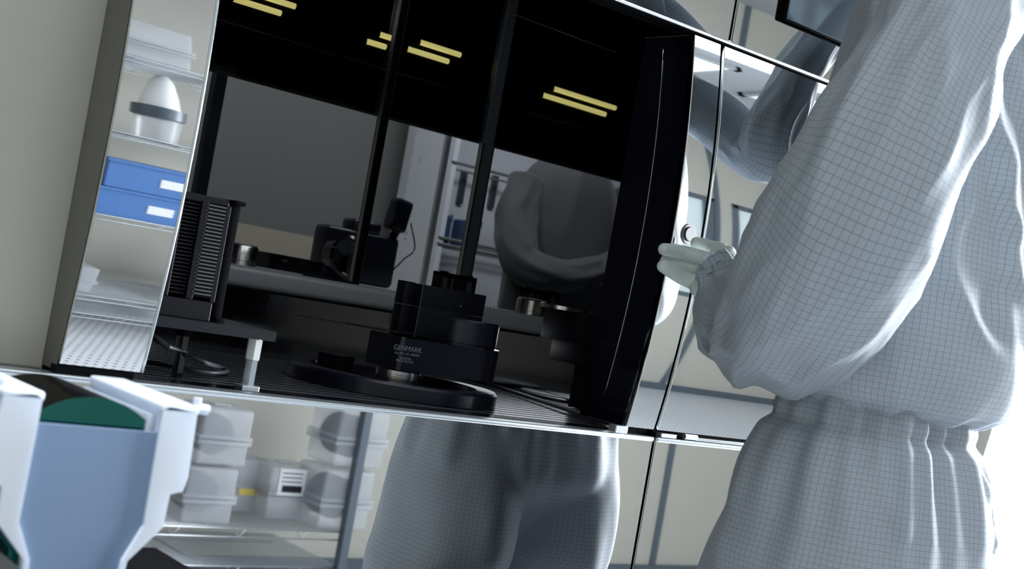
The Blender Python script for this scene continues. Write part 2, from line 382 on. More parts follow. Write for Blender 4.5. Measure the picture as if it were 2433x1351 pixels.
# amber tubes on the hood behind the glass, in place of reflected lamps
def amber(x0, x1, y, z, label):
    t = empty('amber_lamp', ((x0 + x1) / 2, y, z), label, 'lamp', 'amber tube lamps in the hood of the bay')
    for dz, dx in ((-.011, 0), (.012, .03)):
        mb = MB(); mb.cyl((x0 + dx, y, z + dz), (x1 + dx - .02, y, z + dz), .0062, n=16); mb.build('tube', yellow_tube, t, True)
    mb = MB(); mb.box((x0 - .01, y + .012, z - .022), (x1 + .025, y + .039, z + .024), .002); mb.build('reflector', black_matt, t)
    for x, dz in ((x0 - .004, -.011), (x1 - .016, -.011), (x0 + .026, .012), (x1 + .014, .012)):
        mb = MB(); mb.box((x - .004, y - .007, z + dz - .007), (x + .004, y + .013, z + dz + .007), .001); mb.build('end_cap', black_matt, t)
YH = 1.02
zh = onY(1000, 297, YH).z
def seg(px0, py0, px1, py1):
    p = onY(px0, py0, YH - .05); q = onY(px1, py1, YH - .05); return p.x, q.x, (p.z + q.z) / 2
for n_, (a0, a1, a2, a3, lb) in enumerate(((878, 78, 940, 112, 'amber tube lamp on the dark hood just before the door joint'), (975, 98, 1088, 145, 'amber tube lamp on the dark hood just past the door joint'), (1295, 218, 1460, 262, 'amber tube lamp on the dark hood nearest the right jamb'), (560, -12, 695, 20, 'amber tube lamp on the dark hood nearest the left pillar'))):
    x0, x1, z = seg(a0, a1, a2, a3); amber(x0, x1, YH - .04, z, lb)
# ---- rear bay added for the reflections in the glass: dark hood, wall, bench things
mb = MB(); mb.box((XB0 - .6, YH, zh), (4.6, YH + .05, 2.7)); hood_ = tag(mb.build('rear_hood', black_matt), 'large black hood hanging behind the glass doors with amber lamps on its face', 'hood')
mb = MB(); mb.box((XB0 - .6, YH - .0008, zh + .10), (4.6, YH, zh + .101)); mb.build('hood_seam', greymetal, hood_)
YR = 2.6
zw = onY(780, 570, YR).z
def slab0(name, a, b, m, kind='structure'): mb = MB(); mb.box(a, b); return tag(mb.build(name, m), kind=kind)
slab0('wall_rear_high', (-.6, YR, zw), (4.6, YR + .1, 2.7), rearw)
slab0('wall_rear_low', (-.6, YR, .3), (4.6, YR + .1, zw), rearb)
slab0('wall_rear_left', (-.7, GLASS + .05, .3), (-.6, YR, 2.4), rearw); slab0('wall_rear_right', (4.6, GLASS + .05, .3), (4.7, YR, 2.4), rearw)
slab0('ceiling_rear', (-.6, GLASS + .05, 2.7), (4.6, YR, 2.75), rearw)
slab0('floor_rear', (-.6, GLASS + .05, .25), (4.6, YR, .3), rearw)
area('rear_bay_fill', (2.0, 1.35, 2.5), (2.2, 2.3, 1.0), 2.0, .4, 34, (.95, .97, 1))  # added lamp to light the stand-in rear bay
def rpost(px0, py0, Y, w, m, lab, z1=None):
    p = onY(px0, py0, Y); mb = MB(); mb.box((p.x - w, Y - w, .3), (p.x + w, Y + w, z1 or 2.6), .003); return tag(mb.build('rear_post', m), lab, 'post')
rpost(497, 320, 1.2, .014, postm, 'dark rear post behind the tall cassette')
rpost(1038, 480, 1.5, .008, alu, 'bright slim rear post left of the pale cabinet')
# pale cabinet, wire shelves and blue bins added in place of reflected shelving
YC = 2.2
xa_ = onY(1058, 480, YC).x; xb_ = onY(1600, 560, YC).x
pc = empty('cabinet_reflection', ((xa_ + xb_) / 2, YC, .3), 'pale cabinet with wire shelves behind the glass doors, standing in for reflected shelving', 'cabinet')
mb = MB(); mb.box((xa_, YC + .25, .3), (xb_, YC + .3, 2.3)); mb.box((xa_, YC, .3), (xa_ + .02, YC + .3, 2.3)); mb.build('carcass', palec, pc)
for py in (390, 575, 590):
    z = onY(1100, py, YC).z; mb = MB(); mb.tube([(xa_, YC, z), (xb_, YC, z)], .006, 6); mb.tube([(xa_, YC + .2, z), (xb_, YC + .2, z)], .004, 6); mb.build('shelf_wire', greymetal, pc)
for px, py in ((1062, 545), (1132, 560)):
    p = onY(px, py, YC); mb = MB(); mb.box((p.x - .026, YC + .01, p.z - .05), (p.x + .026, YC + .12, p.z + .05), .008); o = tag(mb.build('canister_reflection', blue_dk), 'small blue canister behind the glass in place of a reflected bin, %s the dark mullion' % ('left of' if px < 1100 else 'right of'), 'canister')
    mb = MB(); mb.cyl((p.x + .024, YC + .02, p.z + .03), (p.x + .024, YC + .02, p.z + .055), .007, n=12); mb.build('clip', alu, o)
for px, py in ((1098, 445), (1172, 455)):
    p = onY(px, py, YC + .24); mb = MB(); mb.box((p.x - .012, YC + .235, p.z - .06), (p.x + .012, YC + .25, p.z + .06)); mb.build('slot_vent', postm, pc)
# camera with flash put behind the glass, standing in for a reflected one
YK = 1.5
p = onY(862, 598, YK); 
kc = empty('camera_reflection', (p.x, YK, p.z - .1), 'dark camera with round lens and flash unit, standing in for a reflection by the door joint', 'camera')
mb = MB(); mb.box((p.x - .115, YK, p.z - .085), (p.x + .115, YK + .08, p.z + .055), .014, seg=3); mb.box((p.x - .04, YK, p.z + .05), (p.x + .05, YK + .07, p.z + .085), .012, seg=3); mb.build('camera_body', black_blue, kc, sharp=40)
mb = MB(); mb.lathe((0, 0, 0), [(.05, 0), (.055, .05), (.048, .055), (.044, .045), (0, .03)], 48)
bmesh.ops.transform(mb.bm, matrix=Matrix.Translation((p.x - .075, YK, p.z - .02)) @ Matrix.Rotation(math.pi / 2, 4, 'X'), verts=mb.bm.verts); mb.build('lens', black_gloss, kc, sharp=35)
p2 = onY(958, 508, YK); mb = MB(); mb.box((p2.x - .026, YK, p2.z - .05), (p2.x + .028, YK + .05, p2.z + .04), .01, rot=Matrix.Rotation(.15, 3, 'Y')); mb.box((p2.x - .03, YK - .004, p2.z - .03), (p2.x - .02, YK + .01, p2.z + .03)); mb.build('flash_unit', black_blue, kc)
mb = MB(); q2 = onY(935, 640, YK); mb.tube(crv([p2 + Vector((.03, 0, -.02)), onY(985, 590, YK), onY(960, 615, YK), q2], 24), .002, 6); mb.tube([p2 + Vector((0, .02, -.05)), onY(935, 560, YK)], .012, 8); mb.build('flash_lead', black_matt, kc)
BT = p.z - .086
mb = MB(); mb.box((p.x - .9, 1.25, BT - .03), (p.x + .35, 1.65, BT), .003)
for bx_, by_ in ((p.x - .86, 1.28), (p.x + .31, 1.28), (p.x - .86, 1.62), (p.x + .31, 1.62)): mb.box((bx_ - .02, by_ - .02, .3), (bx_ + .02, by_ + .02, BT - .03))
tag(mb.build('rear_bench', greymetal), 'grey bench behind the glass carrying the dark camera', 'bench')
pb = onY(642, 612, 1.3); mb = MB(); mb.box((pb.x, 1.3, BT), (pb.x + .15, 1.4, pb.z + .012), .002); tag(mb.build('instrument_box', black_anod), 'long flat black instrument box behind the glass left of the camera', 'box')

# ------------------------------------------------------------------ cassette stage on the left: plate, standoffs, base block, cassette
PY = .05
pA = onY(372, 748, PY); pB = onY(658, 789, PY)
PZ = (pA.z + pB.z) / 2; PX1 = pB.x
PT = .0135
stage = empty('stage_plate', (PX1 - .15, PY + .1, LEDGE), 'dark stage plate raised on bright hexagonal standoffs in the bay', 'stage')
mb = MB(); px0 = .62
pts = [(px0, PY, PZ), (PX1, PY, PZ), (PX1 + .001, PY + .03, PZ), (PX1 - .0, PY + .20, PZ), (px0, PY + .20, PZ)]
mb.prism([Vector(p) - Vector((0, 0, PT)) for p in pts], (0, 0, PT)); mb.build('top_plate', plate_m, stage)
def hexbar(x, y, z0, z1, r, m, name, rot=.15):
    mb = MB(); mb.prism([(x + r * math.cos(rot + k * math.pi / 3), y + r * math.sin(rot + k * math.pi / 3), z0) for k in range(6)], (0, 0, z1 - z0)); return mb.build(name, m, stage)
lowm = mat('lower_standoff', (.62, .68, .78), .18, .9)
q = onZ(588, 912, LEDGE); sx, sy = q.x, max(q.y, .075)
sxx = onY(603, 830, PY + .02).x; sy = PY + .02
zz = onY(597, 853, sy).z
hexbar(sxx, sy, zz, PZ - PT - .001, .0105, alu, 'standoff')
hexbar(sxx - .0, sy, LEDGE + .004, zz, .0088, lowm, 'standoff_stem')
mb = MB(); mb.cyl((sxx, sy, PZ - PT - .0015), (sxx, sy, PZ - PT), .0085, n=24); mb.build('brass_washer', mat('brass', (.7, .55, .25), .2, 1), stage)
mb = MB(); mb.box((sxx - .0135, sy - .012, LEDGE), (sxx + .0125, sy + .012, LEDGE + .0045), .0008); mb.build('standoff_foot', alu, stage)
s2x = onY(435, 800, PY + .06).x
hexbar(s2x, PY + .06, LEDGE, PZ - PT, .0085, black_gloss, 'standoff'); hexbar(s2x, PY + .06, PZ - PT - .012, PZ - PT, .012, black_matt, 'standoff_collar')
# cable loop lying on the deck
def deck(px, py, dz=.004): p = onZ(px, py, LEDGE); return Vector((p.x, p.y, LEDGE + dz))
cp = [onY(352, 790, .06), onY(398, 822, .08), onY(440, 836, .10), onY(490, 862, .10), deck(530, 884, .006), deck(536, 892, .006), deck(500, 893, .005), deck(430, 884, .005), deck(350, 868, .005), deck(280, 858, .005)]
mb = MB(); mb.tube(crv(cp, 60), .0032, 10); o = mb.build('sensor_cable', cable_m, None, True)
tag(o, 'thin grey cable looped on the perforated deck under the stage plate', 'cable')
mb = MB(); mb.tube([cp[0], (cp[0] + cp[1]) / 2, cp[1]], .0042, 10); mb.build('cable_sleeve', black_matt, o, True)
# wafer cassette
def cassette(name, o3, w, d, z0, z1, label, nslot=25, parent_group='black wafer cassettes'):
    """o3 = front left foot; front face on -Y side"""
    x0, y0 = o3; x1 = x0 + w; y1 = y0 + d; h = z1 - z0
    t = empty(name, (x0 + w / 2, y0 + d / 2, z0), label, 'cassette')
    bz = z0 + h * .155
    mb = MB(); mb.box((x0 - .012, y0 - .012, z0), (x1 - w * .20, y1, bz), .0015)
    mb.build('base_block', black_anod, t)
    # frame: top rail, bottom rail, mullions, side wing
    mb = MB(); mb.box((x0, y0, z1 - h * .062), (x1 - w * .16, y1, z1), .002); mb.box((x0 + w * .02, y0 - .002, z1 - h * .05), (x1 - w * .2, y0, z1 - h * .02)); mb.build('top_rail', black_anod, t)
    cols = [(0, .04), (.28, .32), (.52, .60), (.80, .86)]
    for a, b in cols:
        mb = MB(); mb.box((x0 + w * a, y0 - .002, bz), (x0 + w * b, y0 + .012, z1 - h * .05), .001); mb.build('upright', black_anod, t)
    mb = MB(); mb.box((x0 + w * .86, y0 + .002, z0 - .004), (x1, y1, z1 - h * .01), .005); mb.box((x0 + w * .88, y0 - .003, z1 - h * .03), (x1 + .003, y1, z1 + h * .008), .002); mb.box((x0 + w * .9, y0 - .003, z0 - .006), (x1 + .002, y0 + .03, z0 + .006), .002); mb.build('side_wing', black_matt, t, sharp=40)
    mb = MB(); mb.box((x0, y1 - .006, bz), (x1, y1, z1 - h * .03)); mb.build('back_panel', black_matt, t)
    # slots: dark fins with light gaps between them
    hs = (z1 - h * .07 - bz - .004) / nslot
    finm = bpy.data.meshes.new('fin'); gapm = bpy.data.meshes.new('slot'); midm = bpy.data.meshes.new('comb')
    for me, (sx_, sy_, sz_) in ((finm, (w * .20, .012, hs * .62)), (gapm, (w * .20, .003, hs * .34)), (midm, (w * .19, .010, hs * .4))):
        bm = bmesh.new(); bmesh.ops.create_cube(bm, size=1); bmesh.ops.scale(bm, vec=(sx_, sy_, sz_), verts=bm.verts); bm.to_mesh(me); bm.free()
    finm.materials.append(black_matt); gapm.materials.append(slotm); midm.materials.append(black_anod)
    for k in range(nslot):
        z = bz + .004 + (k + .5) * hs - z0
        for nm, me, xf, yy in (('fin', finm, .17, .004), ('slot', gapm, .17, .0085), ('comb', midm, .42, .006), ('fin', finm, .70, .004), ('slot', gapm, .70, .0085)):
            ob = bpy.data.objects.new(nm, me); C.objects.link(ob); ob.parent = t
            zz_ = z + (hs * .5 if nm == 'slot' else 0)
            ob.location = (w * (xf - .5), y0 + yy - (y0 + d / 2) - (.010 if nm == 'slot' else 0), zz_)
    return t
slotm = mat('slot_light', (.16, .165, .18), .35, .3)
cy = PY + .03
cA = onY(372, 745, cy); cB = onY(520, 752, cy); cT = onY(566, 478, cy)
cw = onY(497, 765, cy).x
cx0 = onY(360, 700, cy).x; cx1 = onY(500, 760, cy).x + .018
ctop = onY(540, 474, cy).z
print('cassette', cx0, cx1, PZ, ctop)
cass = cassette('wafer_cassette', (cx1 - .125, cy), .125, .09, PZ, ctop, 'tall black slotted wafer cassette standing on the raised stage plate')

# ------------------------------------------------------------------ silver bearing drums on the rear shelf
def drum(px, py, Y, r, h, label, hx=None):
    p = onY(px, py, Y)
    t = empty('bearing_drum', (p.x, Y, SHT), label, 'drum', 'silver drums on the rear shelf')
    mb = MB(); mb.lathe((p.x, Y, SHT), [(0, h), (r * .93, h), (r, h - .003), (r, h * .22), (r * .94, h * .2), (r * .94, h * .14), (r, h * .12), (r, 0)], 64); mb.build('drum_body', steel, t, sharp=35)
    mb = MB(); mb.lathe((p.x, Y, SHT), [(r * .90, h + .0002), (r * .9, h + .0025), (0, h + .0025)], 48); mb.build('drum_cap', greymetal, t, sharp=35)
    return t
SR = (DEPTH + .03)
drum(572, 610, SR + .03, .030, onY(572, 581, SR + .03).z - SHT, 'silver drum on the rear shelf beside the tall cassette')
drum(1480, 775, SR + .03, .033, .034, 'silver drum on the rear shelf beside the right pillar')
drum(1262, 735, SR + .06, .035, .034, 'silver drum on the rear shelf between the two robots')
# low black cassettes on the shelf before the glass
def small_cassette(px, py, Y, w, h, label):
    p = onY(px, py, Y)
    t = empty('slot_cassette', (p.x, Y + .02, SHT), label, 'cassette', 'low black cassettes on the rear shelf')
    mb = MB(); x0 = p.x - w / 2; x1 = p.x + w / 2; z = SHT
    mb.box((x0, Y + .006, z), (x1, Y + .03, z + h), .002); mb.box((x0, Y, z + h * .84), (x1, Y + .03, z + h), .001); mb.box((x0, Y, z), (x1, Y + .03, z + h * .08), .001)
    for f0, f1 in ((0, .08), (.24, .30), (.40, .74), (.92, 1)): mb.box((x0 + w * f0, Y, z), (x0 + w * f1, Y + .01, z + h), .001)
    mb.box((x0 + w * .1, Y, z + h), (x0 + w * .2, Y + .02, z + h * 1.05)); mb.box((x0 + w * .8, Y, z + h), (x0 + w * .88, Y + .02, z + h * 1.05))
    mb.build('frame', black_anod, t)
    for f, fw in ((.16, .12), (.35, .07), (.83, .13)):
        for k in range(11):
            mb2 = MB(); zz_ = z + h * (.13 + .064 * k)
            mb2.box((x0 + w * (f - fw / 2), Y + .002, zz_), (x0 + w * (f + fw / 2), Y + .006, zz_ + h * .03)); mb2.build('slot', slotm, t)
    return t
small_cassette(1093, 650, SR + .085, .098, .058, 'low black slotted cassette behind the silver-topped robot')
small_cassette(1293, 690, SR + .125, .100, .060, 'dim low black cassette behind the shelf drum')
# plates / low bar and bolts on the shelf
p = onY(720, 625, SR + .02)
mb = MB(); mb.box((p.x + .02, SR + .02, SHT), (p.x + .12, SR + .05, SHT + .005), .001)
tag(mb.build('guide_block', black_anod, None), 'flat black guide block lying along the rear shelf left of the door joint', 'block')
for px in (1148, 1158, 1173):
    p = onY(px, 725, SR - .015); mb = MB(); mb.cyl((p.x, SR - .01, SHT), (p.x, SR - .01, SHT + .006), .0032, n=12)
    tag(mb.build('cap_screw', alu, None, sharp=40), 'small bright screw head on the rear shelf right of the tall robot block', 'screw', 'screw heads on the rear shelf')

# ------------------------------------------------------------------ robots
rc = onZ(928, 925, LEDGE); RX, RY = rc.x, rc.y
print('robot', RX, RY)
def ringbase(x, y, r, h, t, z=LEDGE):
    mb = MB(); mb.lathe((x, y, z), [(r, 0), (r, h - .004), (r - .004, h), (r * .80, h), (r * .79, h - .004), (r * .79, .004), (0, .004)], 128); return mb.build('ring_base', black_blue, t, sharp=35)
RRAD = 252 * (onZ(928, 925, LEDGE) - CAM).dot(FF) / F
rob = empty('transfer_robot', (RX, RY, LEDGE), 'black wafer transfer robot on a wide ring base with engraved arm', 'robot')
ringbase(RX, RY, RRAD, .024, rob)
def zat(px, py, Y=None): return onY(px, py, RY if Y is None else Y).z
bxp = onY(943, 893, RY - .03)
z1 = zat(940, 908); z2 = zat(940, 880)
mb = MB(); mb.lathe((bxp.x, RY - .03, LEDGE), [(.036, 0), (.036, .020), (.034, .021), (.034, .023), (.038, .024), (.038, z2 - LEDGE + .004), (0, z2 - LEDGE + .004)], 64); mb.build('silver_collar', steel, rob, sharp=35)
ZA0 = z2 + .004; 
AY = RY - .03
def ax(px, py=830, Y=None): return onY(px, py, AY if Y is None else Y).x
def az(px, py, Y=None): return onY(px, py, AY if Y is None else Y).z
# main arm link: flat left block running into a round right end
zl0 = az(930, 872); zl1 = az(930, 795)
xl = ax(872, 830, AY + .05); xr = ax(1168, 860); rr_ = .052
pts = [(xl, AY - .045), (xr - rr_, AY - .055)]
mb = MB(); poly = [(xl, AY + .05), (xl, AY - .042), (xl + .005, AY - .047), (xl + .085, AY - .050)]
cxr, cyr = xr - .060, AY + .004
for k in range(25):
    an = math.radians(-95 + k * 185 / 24); poly.append((cxr + .060 * math.cos(an), cyr + .058 * math.sin(an)))
mb.prism([(x, y, zl0) for x, y in poly], (0, 0, zl1 - zl0)); mb.build('arm_link', black_blue, rob, sharp=30)
mb = MB(); mb.prism([(x * .997 + .003 * cxr, y, zl1) for x, y in poly], (0, 0, .0012)); mb.build('arm_cover', black_gloss, rob, sharp=30)
# engraved lettering
def text(s, size, x, y, z, name, rot=0.0, sx=1.0):
    cu = bpy.data.curves.new(name, 'FONT'); cu.body = s; cu.size = size; cu.extrude = .00015; cu.align_x = 'LEFT'
    o = bpy.data.objects.new(name, cu); C.objects.link(o)
    dg = bpy.context.evaluated_depsgraph_get(); me = bpy.data.meshes.new_from_object(o.evaluated_get(dg)); bpy.data.objects.remove(o)
    me.transform(Matrix.Translation((x, y, z)) @ Matrix.Rotation(rot, 4, 'Z') @ Matrix.Rotation(math.pi / 2, 4, 'X') @ Matrix.Diagonal((sx, 1, 1, 1)))
    return link(name, me, textm, rob)
textm = mat('engraved_lettering', (.30, .30, .33), .5, emit=None)
# the flat of the arm face carries the engraving: its angle follows the poly edge
fx0, fy0 = xl + .005, AY - .047; fx1, fy1 = xl + .085, AY - .050; fr = math.atan2(fy1 - fy0, fx1 - fx0)
def onface(px, py):
    n = Vector((-(fy1 - fy0), fx1 - fx0, 0)).normalized(); r = ray(px, py); t = (Vector((fx0, fy0, 0)) - CAM).dot(n) / r.dot(n); return CAM + r * t - n * .0003 * (1 if n.y > 0 else -1)
for s, px, py, sz, sx in (('GENMARK', 934, 829, .0118, .98), ('U.S. PAT. NO. 4986093', 937, 839, .0050, .98), ('B.AVNTNS', 949, 852, .0052, .9), ('MADE IN U.S.A.', 940, 858, .0062, .82)):
    p = onface(px, py); text(s, sz, p.x, p.y, p.z, 'lettering', fr, sx)
# upper cylinder and block
zc0 = zl1 + .001; cyx = ax(1105, 800)
zc1 = az(1090, 755)
mb = MB(); mb.lathe((ax(1112, 800), AY + .012, zc0), [(.056, 0), (.056, .003), (.0575, .004), (.0575, zc1 - zc0 - .003), (.054, zc1 - zc0), (0, zc1 - zc0)], 72); mb.build('shoulder_drum', black_blue, rob, sharp=35)
bz1 = az(1003, 675, AY + .0)
bz0 = zl1 + .0015
bx0 = ax(1000, 700, AY - .01); bx1 = ax(1148, 740, AY - .01)
zs = az(1000, 730, AY - .01)
mb = MB(); mb.box((bx0, AY - .012, bz0), (bx1, AY + .036, zs), .0012); mb.build('tall_block', black_anod, rob, sharp=40)
mb = MB(); mb.box((bx0, AY - .012, zs + .0008), (bx1, AY + .036, bz1), .0012); mb.build('tall_block', black_anod, rob, sharp=40)
mb = MB(); mb.box((bx0 - .020, AY + .01, bz0), (bx0 - .0006, AY + .034, zs), .001); mb.box((bx0 - .020, AY + .01, zs + .0008), (bx0 - .0006, AY + .034, bz1 + .001), .001); mb.build('side_block', black_anod, rob, sharp=40)
mb = MB(); mb.box((bx0 - .0006, AY - .0125, bz0), (bx0 + .0005, AY - .0105, bz1)); mb.build('corner_bead', backsteel, rob)
for (px, py) in ((1094, 727),):
    p = onY(px, py, AY - .0125); mb = MB(); mb.cyl((p.x, AY - .0135, p.z), (p.x, AY - .012, p.z), .0009, n=8); mb.build('pin', alu, rob)
# paddle end effector: thin blades to the left
p = [onY(847, 772, AY + .02), onY(930, 784, AY + .02), onY(935, 792, AY - .02), onY(868, 781, AY - .02)]
zp = zl1 + .006
mb = MB(); mb.prism([(onY(845, 774, AY).x, AY + .03, zp), (xl + .07, AY + .05, zp), (xl + .07, AY - .02, zp), (xl, AY - .03, zp)], (0, 0, .002)); mb.build('paddle', black_anod, rob)
mb = MB(); x_ = onY(712, 757, AY + .1).x; mb.prism([(x_, AY + .11, zp - .002), (xl + .02, AY + .05, zp - .003), (xl + .02, AY + .035, zp - .003), (x_, AY + .10, zp - .002)], (0, 0, .0016)); mb.build('paddle', black_anod, rob)
# small block on the ring
p = onZ(812, 868, LEDGE + .024)
mb = MB(); mb.box((p.x - .016, p.y - .0, LEDGE + .012), (p.x + .022, p.y + .05, LEDGE + .040), .001, rot=Matrix.Rotation(.25, 3, 'Z')); mb.build('sensor_block', black_anod, rob)

# second unit: stepped black aligner towers near the right jamb
q = onY(1375, 800, .34); AX = q.x
al = empty('wafer_aligner', (AX, .36, LEDGE), 'stepped black wafer aligner standing beside the right jamb', 'aligner')
def bx(name, px0, py0, px1, py1, Y, d, m=black_matt, bev=.001):
    a = onY(px0, py0, Y); b = onY(px1, py1, Y)
    a_ = onY(px0, py0, Y + d).x
    mb = MB(); mb.box((a_, Y, b.z), (max(b.x, a_ + .06), Y + d, a.z), bev); return mb.build(name, m, al, sharp=40)
bx('upper_housing', 1296, 727, 1480, 835, .30, .12, black_anod)
bx('lower_housing', 1313, 800, 1480, 885, .301, .12, black_anod)
mb = MB(); a = onY(1360, 860, .30); ac = onY(1360, 900, .37).x; mb.box((ac, .302, LEDGE + .001), (ac + .05, .37, a.z), .001); mb.build('column', black_matt, al)
mb = MB(); p = onY(1340, 735, .30); mb.lathe((p.x + .05, .36, onY(1350, 733, .3).z - .004), [(.045, 0), (.045, .007), (.042, .009), (0, .009)], 64); mb.build('silver_chuck', steel, al, sharp=35)
p = onZ(1290, 925, LEDGE + .008); q0 = onZ(1203, 913, LEDGE + .008)
rd = 0.085; q0 = onZ(1300, 938, LEDGE); q0.x -= rd; q0.y += .02; q0.y = min(q0.y, DEPTH - .10 + .02)
mb = MB(); mb.lathe((q0.x + rd * 1.0, q0.y - .02, LEDGE + .006), [(rd, 0), (rd, .0015), (0, .0015)], 96)
print('disc', q0, rd, 'al', al.location)
ld = empty('turntable_disc', (q0.x + rd, q0.y - .02, LEDGE), 'pale steel turntable disc lying low on the deck right of the robot', 'disc')
mb.build('disc_plate', mat('disc_grey', (.42, .44, .47), .35, .2), ld, sharp=35)
mb = MB(); mb.lathe((q0.x + rd, q0.y - .02, LEDGE), [(rd * 1.18, 0), (rd * 1.18, .004), (rd * 1.04, .006), (0, .006)], 96); mb.build('disc_rim', black_blue, ld, sharp=35)
# rails across the deck from the robot to the jamb
for (a, b, w) in (((1140, 905), (1480, 1015), .004), ((1150, 890), (1490, 990), .003)):
    p0 = onZ(a[0], a[1], LEDGE + .006); p1 = onZ(b[0], b[1], LEDGE + .006)
    mb = MB(); mb.tube([p0, p1], w, 8); tag(mb.build('guide_rail', black_anod, None), 'thin black guide rail crossing the deck toward the right jamb, %s of two' % ('nearer' if w > .0035 else 'farther'), 'rail', 'guide rails on the deck')

# ------------------------------------------------------------------ push button on the right pillar
bp = onY(1638, 556, -.04); Yb = bulge(bp.z); bp = onY(1638, 556, Yb - .002)
btnm = mat('button_steel', (.20, .20, .21), .5, .5)
bt = empty('push_button', (bp.x, Yb, bp.z), 'round steel push button with a ring on the right pillar under the gloved thumb', 'button')
sl = (bulge(bp.z + .01) - bulge(bp.z - .01)) / .02
dn = Vector((0, -1, -sl * -1)).normalized() if False else Vector((0, -1, sl)).normalized()
c0 = Vector((bp.x, Yb, bp.z))
mb = MB(); mb.cyl(c0, c0 + dn * .0025, .0165, n=48); mb.build('button_ring', btnm, bt, sharp=40)
mb = MB(); mb.cyl(c0, c0 + dn * .0032, .0118, n=48); mb.build('groove', black_matt, bt, sharp=40)
mb = MB(); mb.cyl(c0, c0 + dn * .0050, .0112, n=48); mb.build('button_cap', btnm, bt, sharp=40)

# ------------------------------------------------------------------ touch screen on the upper band
YS = -.013
a = onY(1868, 42, YS); b = onY(2110, 140, YS)
scr = empty('touch_screen', (a.x + .15, YS, a.z), 'tilted grey-blue touch screen with dust flecks mounted on the upper band', 'screen')
mb = MB(); mb.box((a.x, YS, a.z - .003), (a.x + .36, YS + .007, a.z + .30), .0025, seg=3); mb.box((a.x + .12, YS + .006, a.z + .1), (a.x + .24, .001, a.z + .2)); mb.build('housing', black_matt, scr, sharp=40)
mb = MB(); mb.box((a.x + .0015, YS - .0015, a.z - .001), (a.x + .3585, YS + .002, a.z + .2985), .0008, seg=2); mb.build('glass_face', screen_m, scr, sharp=40)

# ------------------------------------------------------------------ room shell
def plane(name, pts, m, kind='structure'):
    me = bpy.data.meshes.new(name); me.from_pydata([tuple(p) for p in pts], [], [tuple(range(len(pts)))]); o = link(name, me, m); o['kind'] = kind; return o
RX0, RX1, RY0, RZ1 = -2.2, 6.0, -3.12, 2.8
FZ = -.12
def slab(name, a, b, m): mb = MB(); mb.box(a, b); return tag(mb.build(name, m), kind='structure')
slab('floor', (RX0, RY0, FZ - .05), (RX1, .1, FZ), floorm)
slab('ceiling', (RX0, RY0, RZ1), (RX1, .1, RZ1 + .05), ceilm)
whitew = mat('white_wall_paint', (.86, .88, .9), .6)
slab('wall_front_right', (XD + .004, .02, FZ), (RX1, .1, RZ1), whitew)
WX = onY(320, 0, .05).x
slab('wall_left', (RX0, .05, FZ), (XL0 - .001, .12, RZ1), wallm)
slab('wall_far_left', (RX0 - .1, RY0, FZ), (RX0, .1, RZ1), wallm)
slab('wall_right', (RX1, RY0, FZ), (RX1 + .1, .1, RZ1), beige)
slab('trim_1', (RX0, RY0 + .001, FZ), (RX1, RY0 + .02, FZ + .07), gasket)
mb = MB()
for k in range(30):
    pass
# flank of the left pillar (painted grey)
n = 40; A = []
mb = MB()
for i in range(n + 1):
    z = ZB - .008 + (ZT + .02 - ZB) * i / n; y = bulge(min(max(z, ZB), ZT)) + .003
    A.append([mb.bm.verts.new((XL0 - .0006, y, z)), mb.bm.verts.new((XL0 - .0006, .051, z))])
for u, v in zip(A, A[1:]): mb.bm.faces.new((u[0], v[0], v[1], u[1]))
mb.build('pillar_flank', flank, tool)
mb = MB(); mb.box((XL0 - .001, .002, LEDGE + .0), (XL1 - .02, .02, LEDGE + .010)); mb.build('foot_gap', black_matt, tool)
# back wall behind the photographer with windows on the right side
wins = [(2.75, 3.75), (3.95, 4.95), (5.1, 5.9)]
WZ0, WZ1 = .95, 2.05
slab('wall_back', (RX0, RY0 - .1, FZ), (wins[0][0], RY0, RZ1), beige)
slab('wall_back_low', (wins[0][0], RY0 - .1, FZ), (RX1, RY0, WZ0), beige)
slab('wall_back_high', (wins[0][0], RY0 - .1, WZ1), (RX1, RY0, RZ1), beige)
for k, (x0, x1) in enumerate(wins):
    nx = wins[k + 1][0] if k + 1 < len(wins) else RX1
    slab('wall_back_pier_%d' % (k + 1), (x1, RY0 - .1, WZ0), (nx, RY0, WZ1), beige)
    t = empty('window_%d' % (k + 1), ((x0 + x1) / 2, RY0, WZ0), kind='structure')
    mb = MB(); w = .045
    mb.box((x0, RY0 - .03, WZ0), (x0 + w, RY0 + .012, WZ1), .004); mb.box((x1 - w, RY0 - .03, WZ0), (x1, RY0 + .012, WZ1), .004)
    mb.box((x0, RY0 - .03, WZ0), (x1, RY0 + .012, WZ0 + w), .004); mb.box((x0, RY0 - .03, WZ1 - w), (x1, RY0 + .012, WZ1), .004); mb.build('window_gasket', gasket, t)
    mb = MB(); mb.box((x0, RY0 - .05, WZ0), (x1, RY0 - .04, WZ1)); mb.build('pane', mat('lit_window_%d' % k, (.5, .58, .6), .2, emit=(.74, .86, .88), es=.50), t)
slab('trim_2', (4.96, RY0, FZ), (5.0, RY0 + .01, RZ1), gasket)
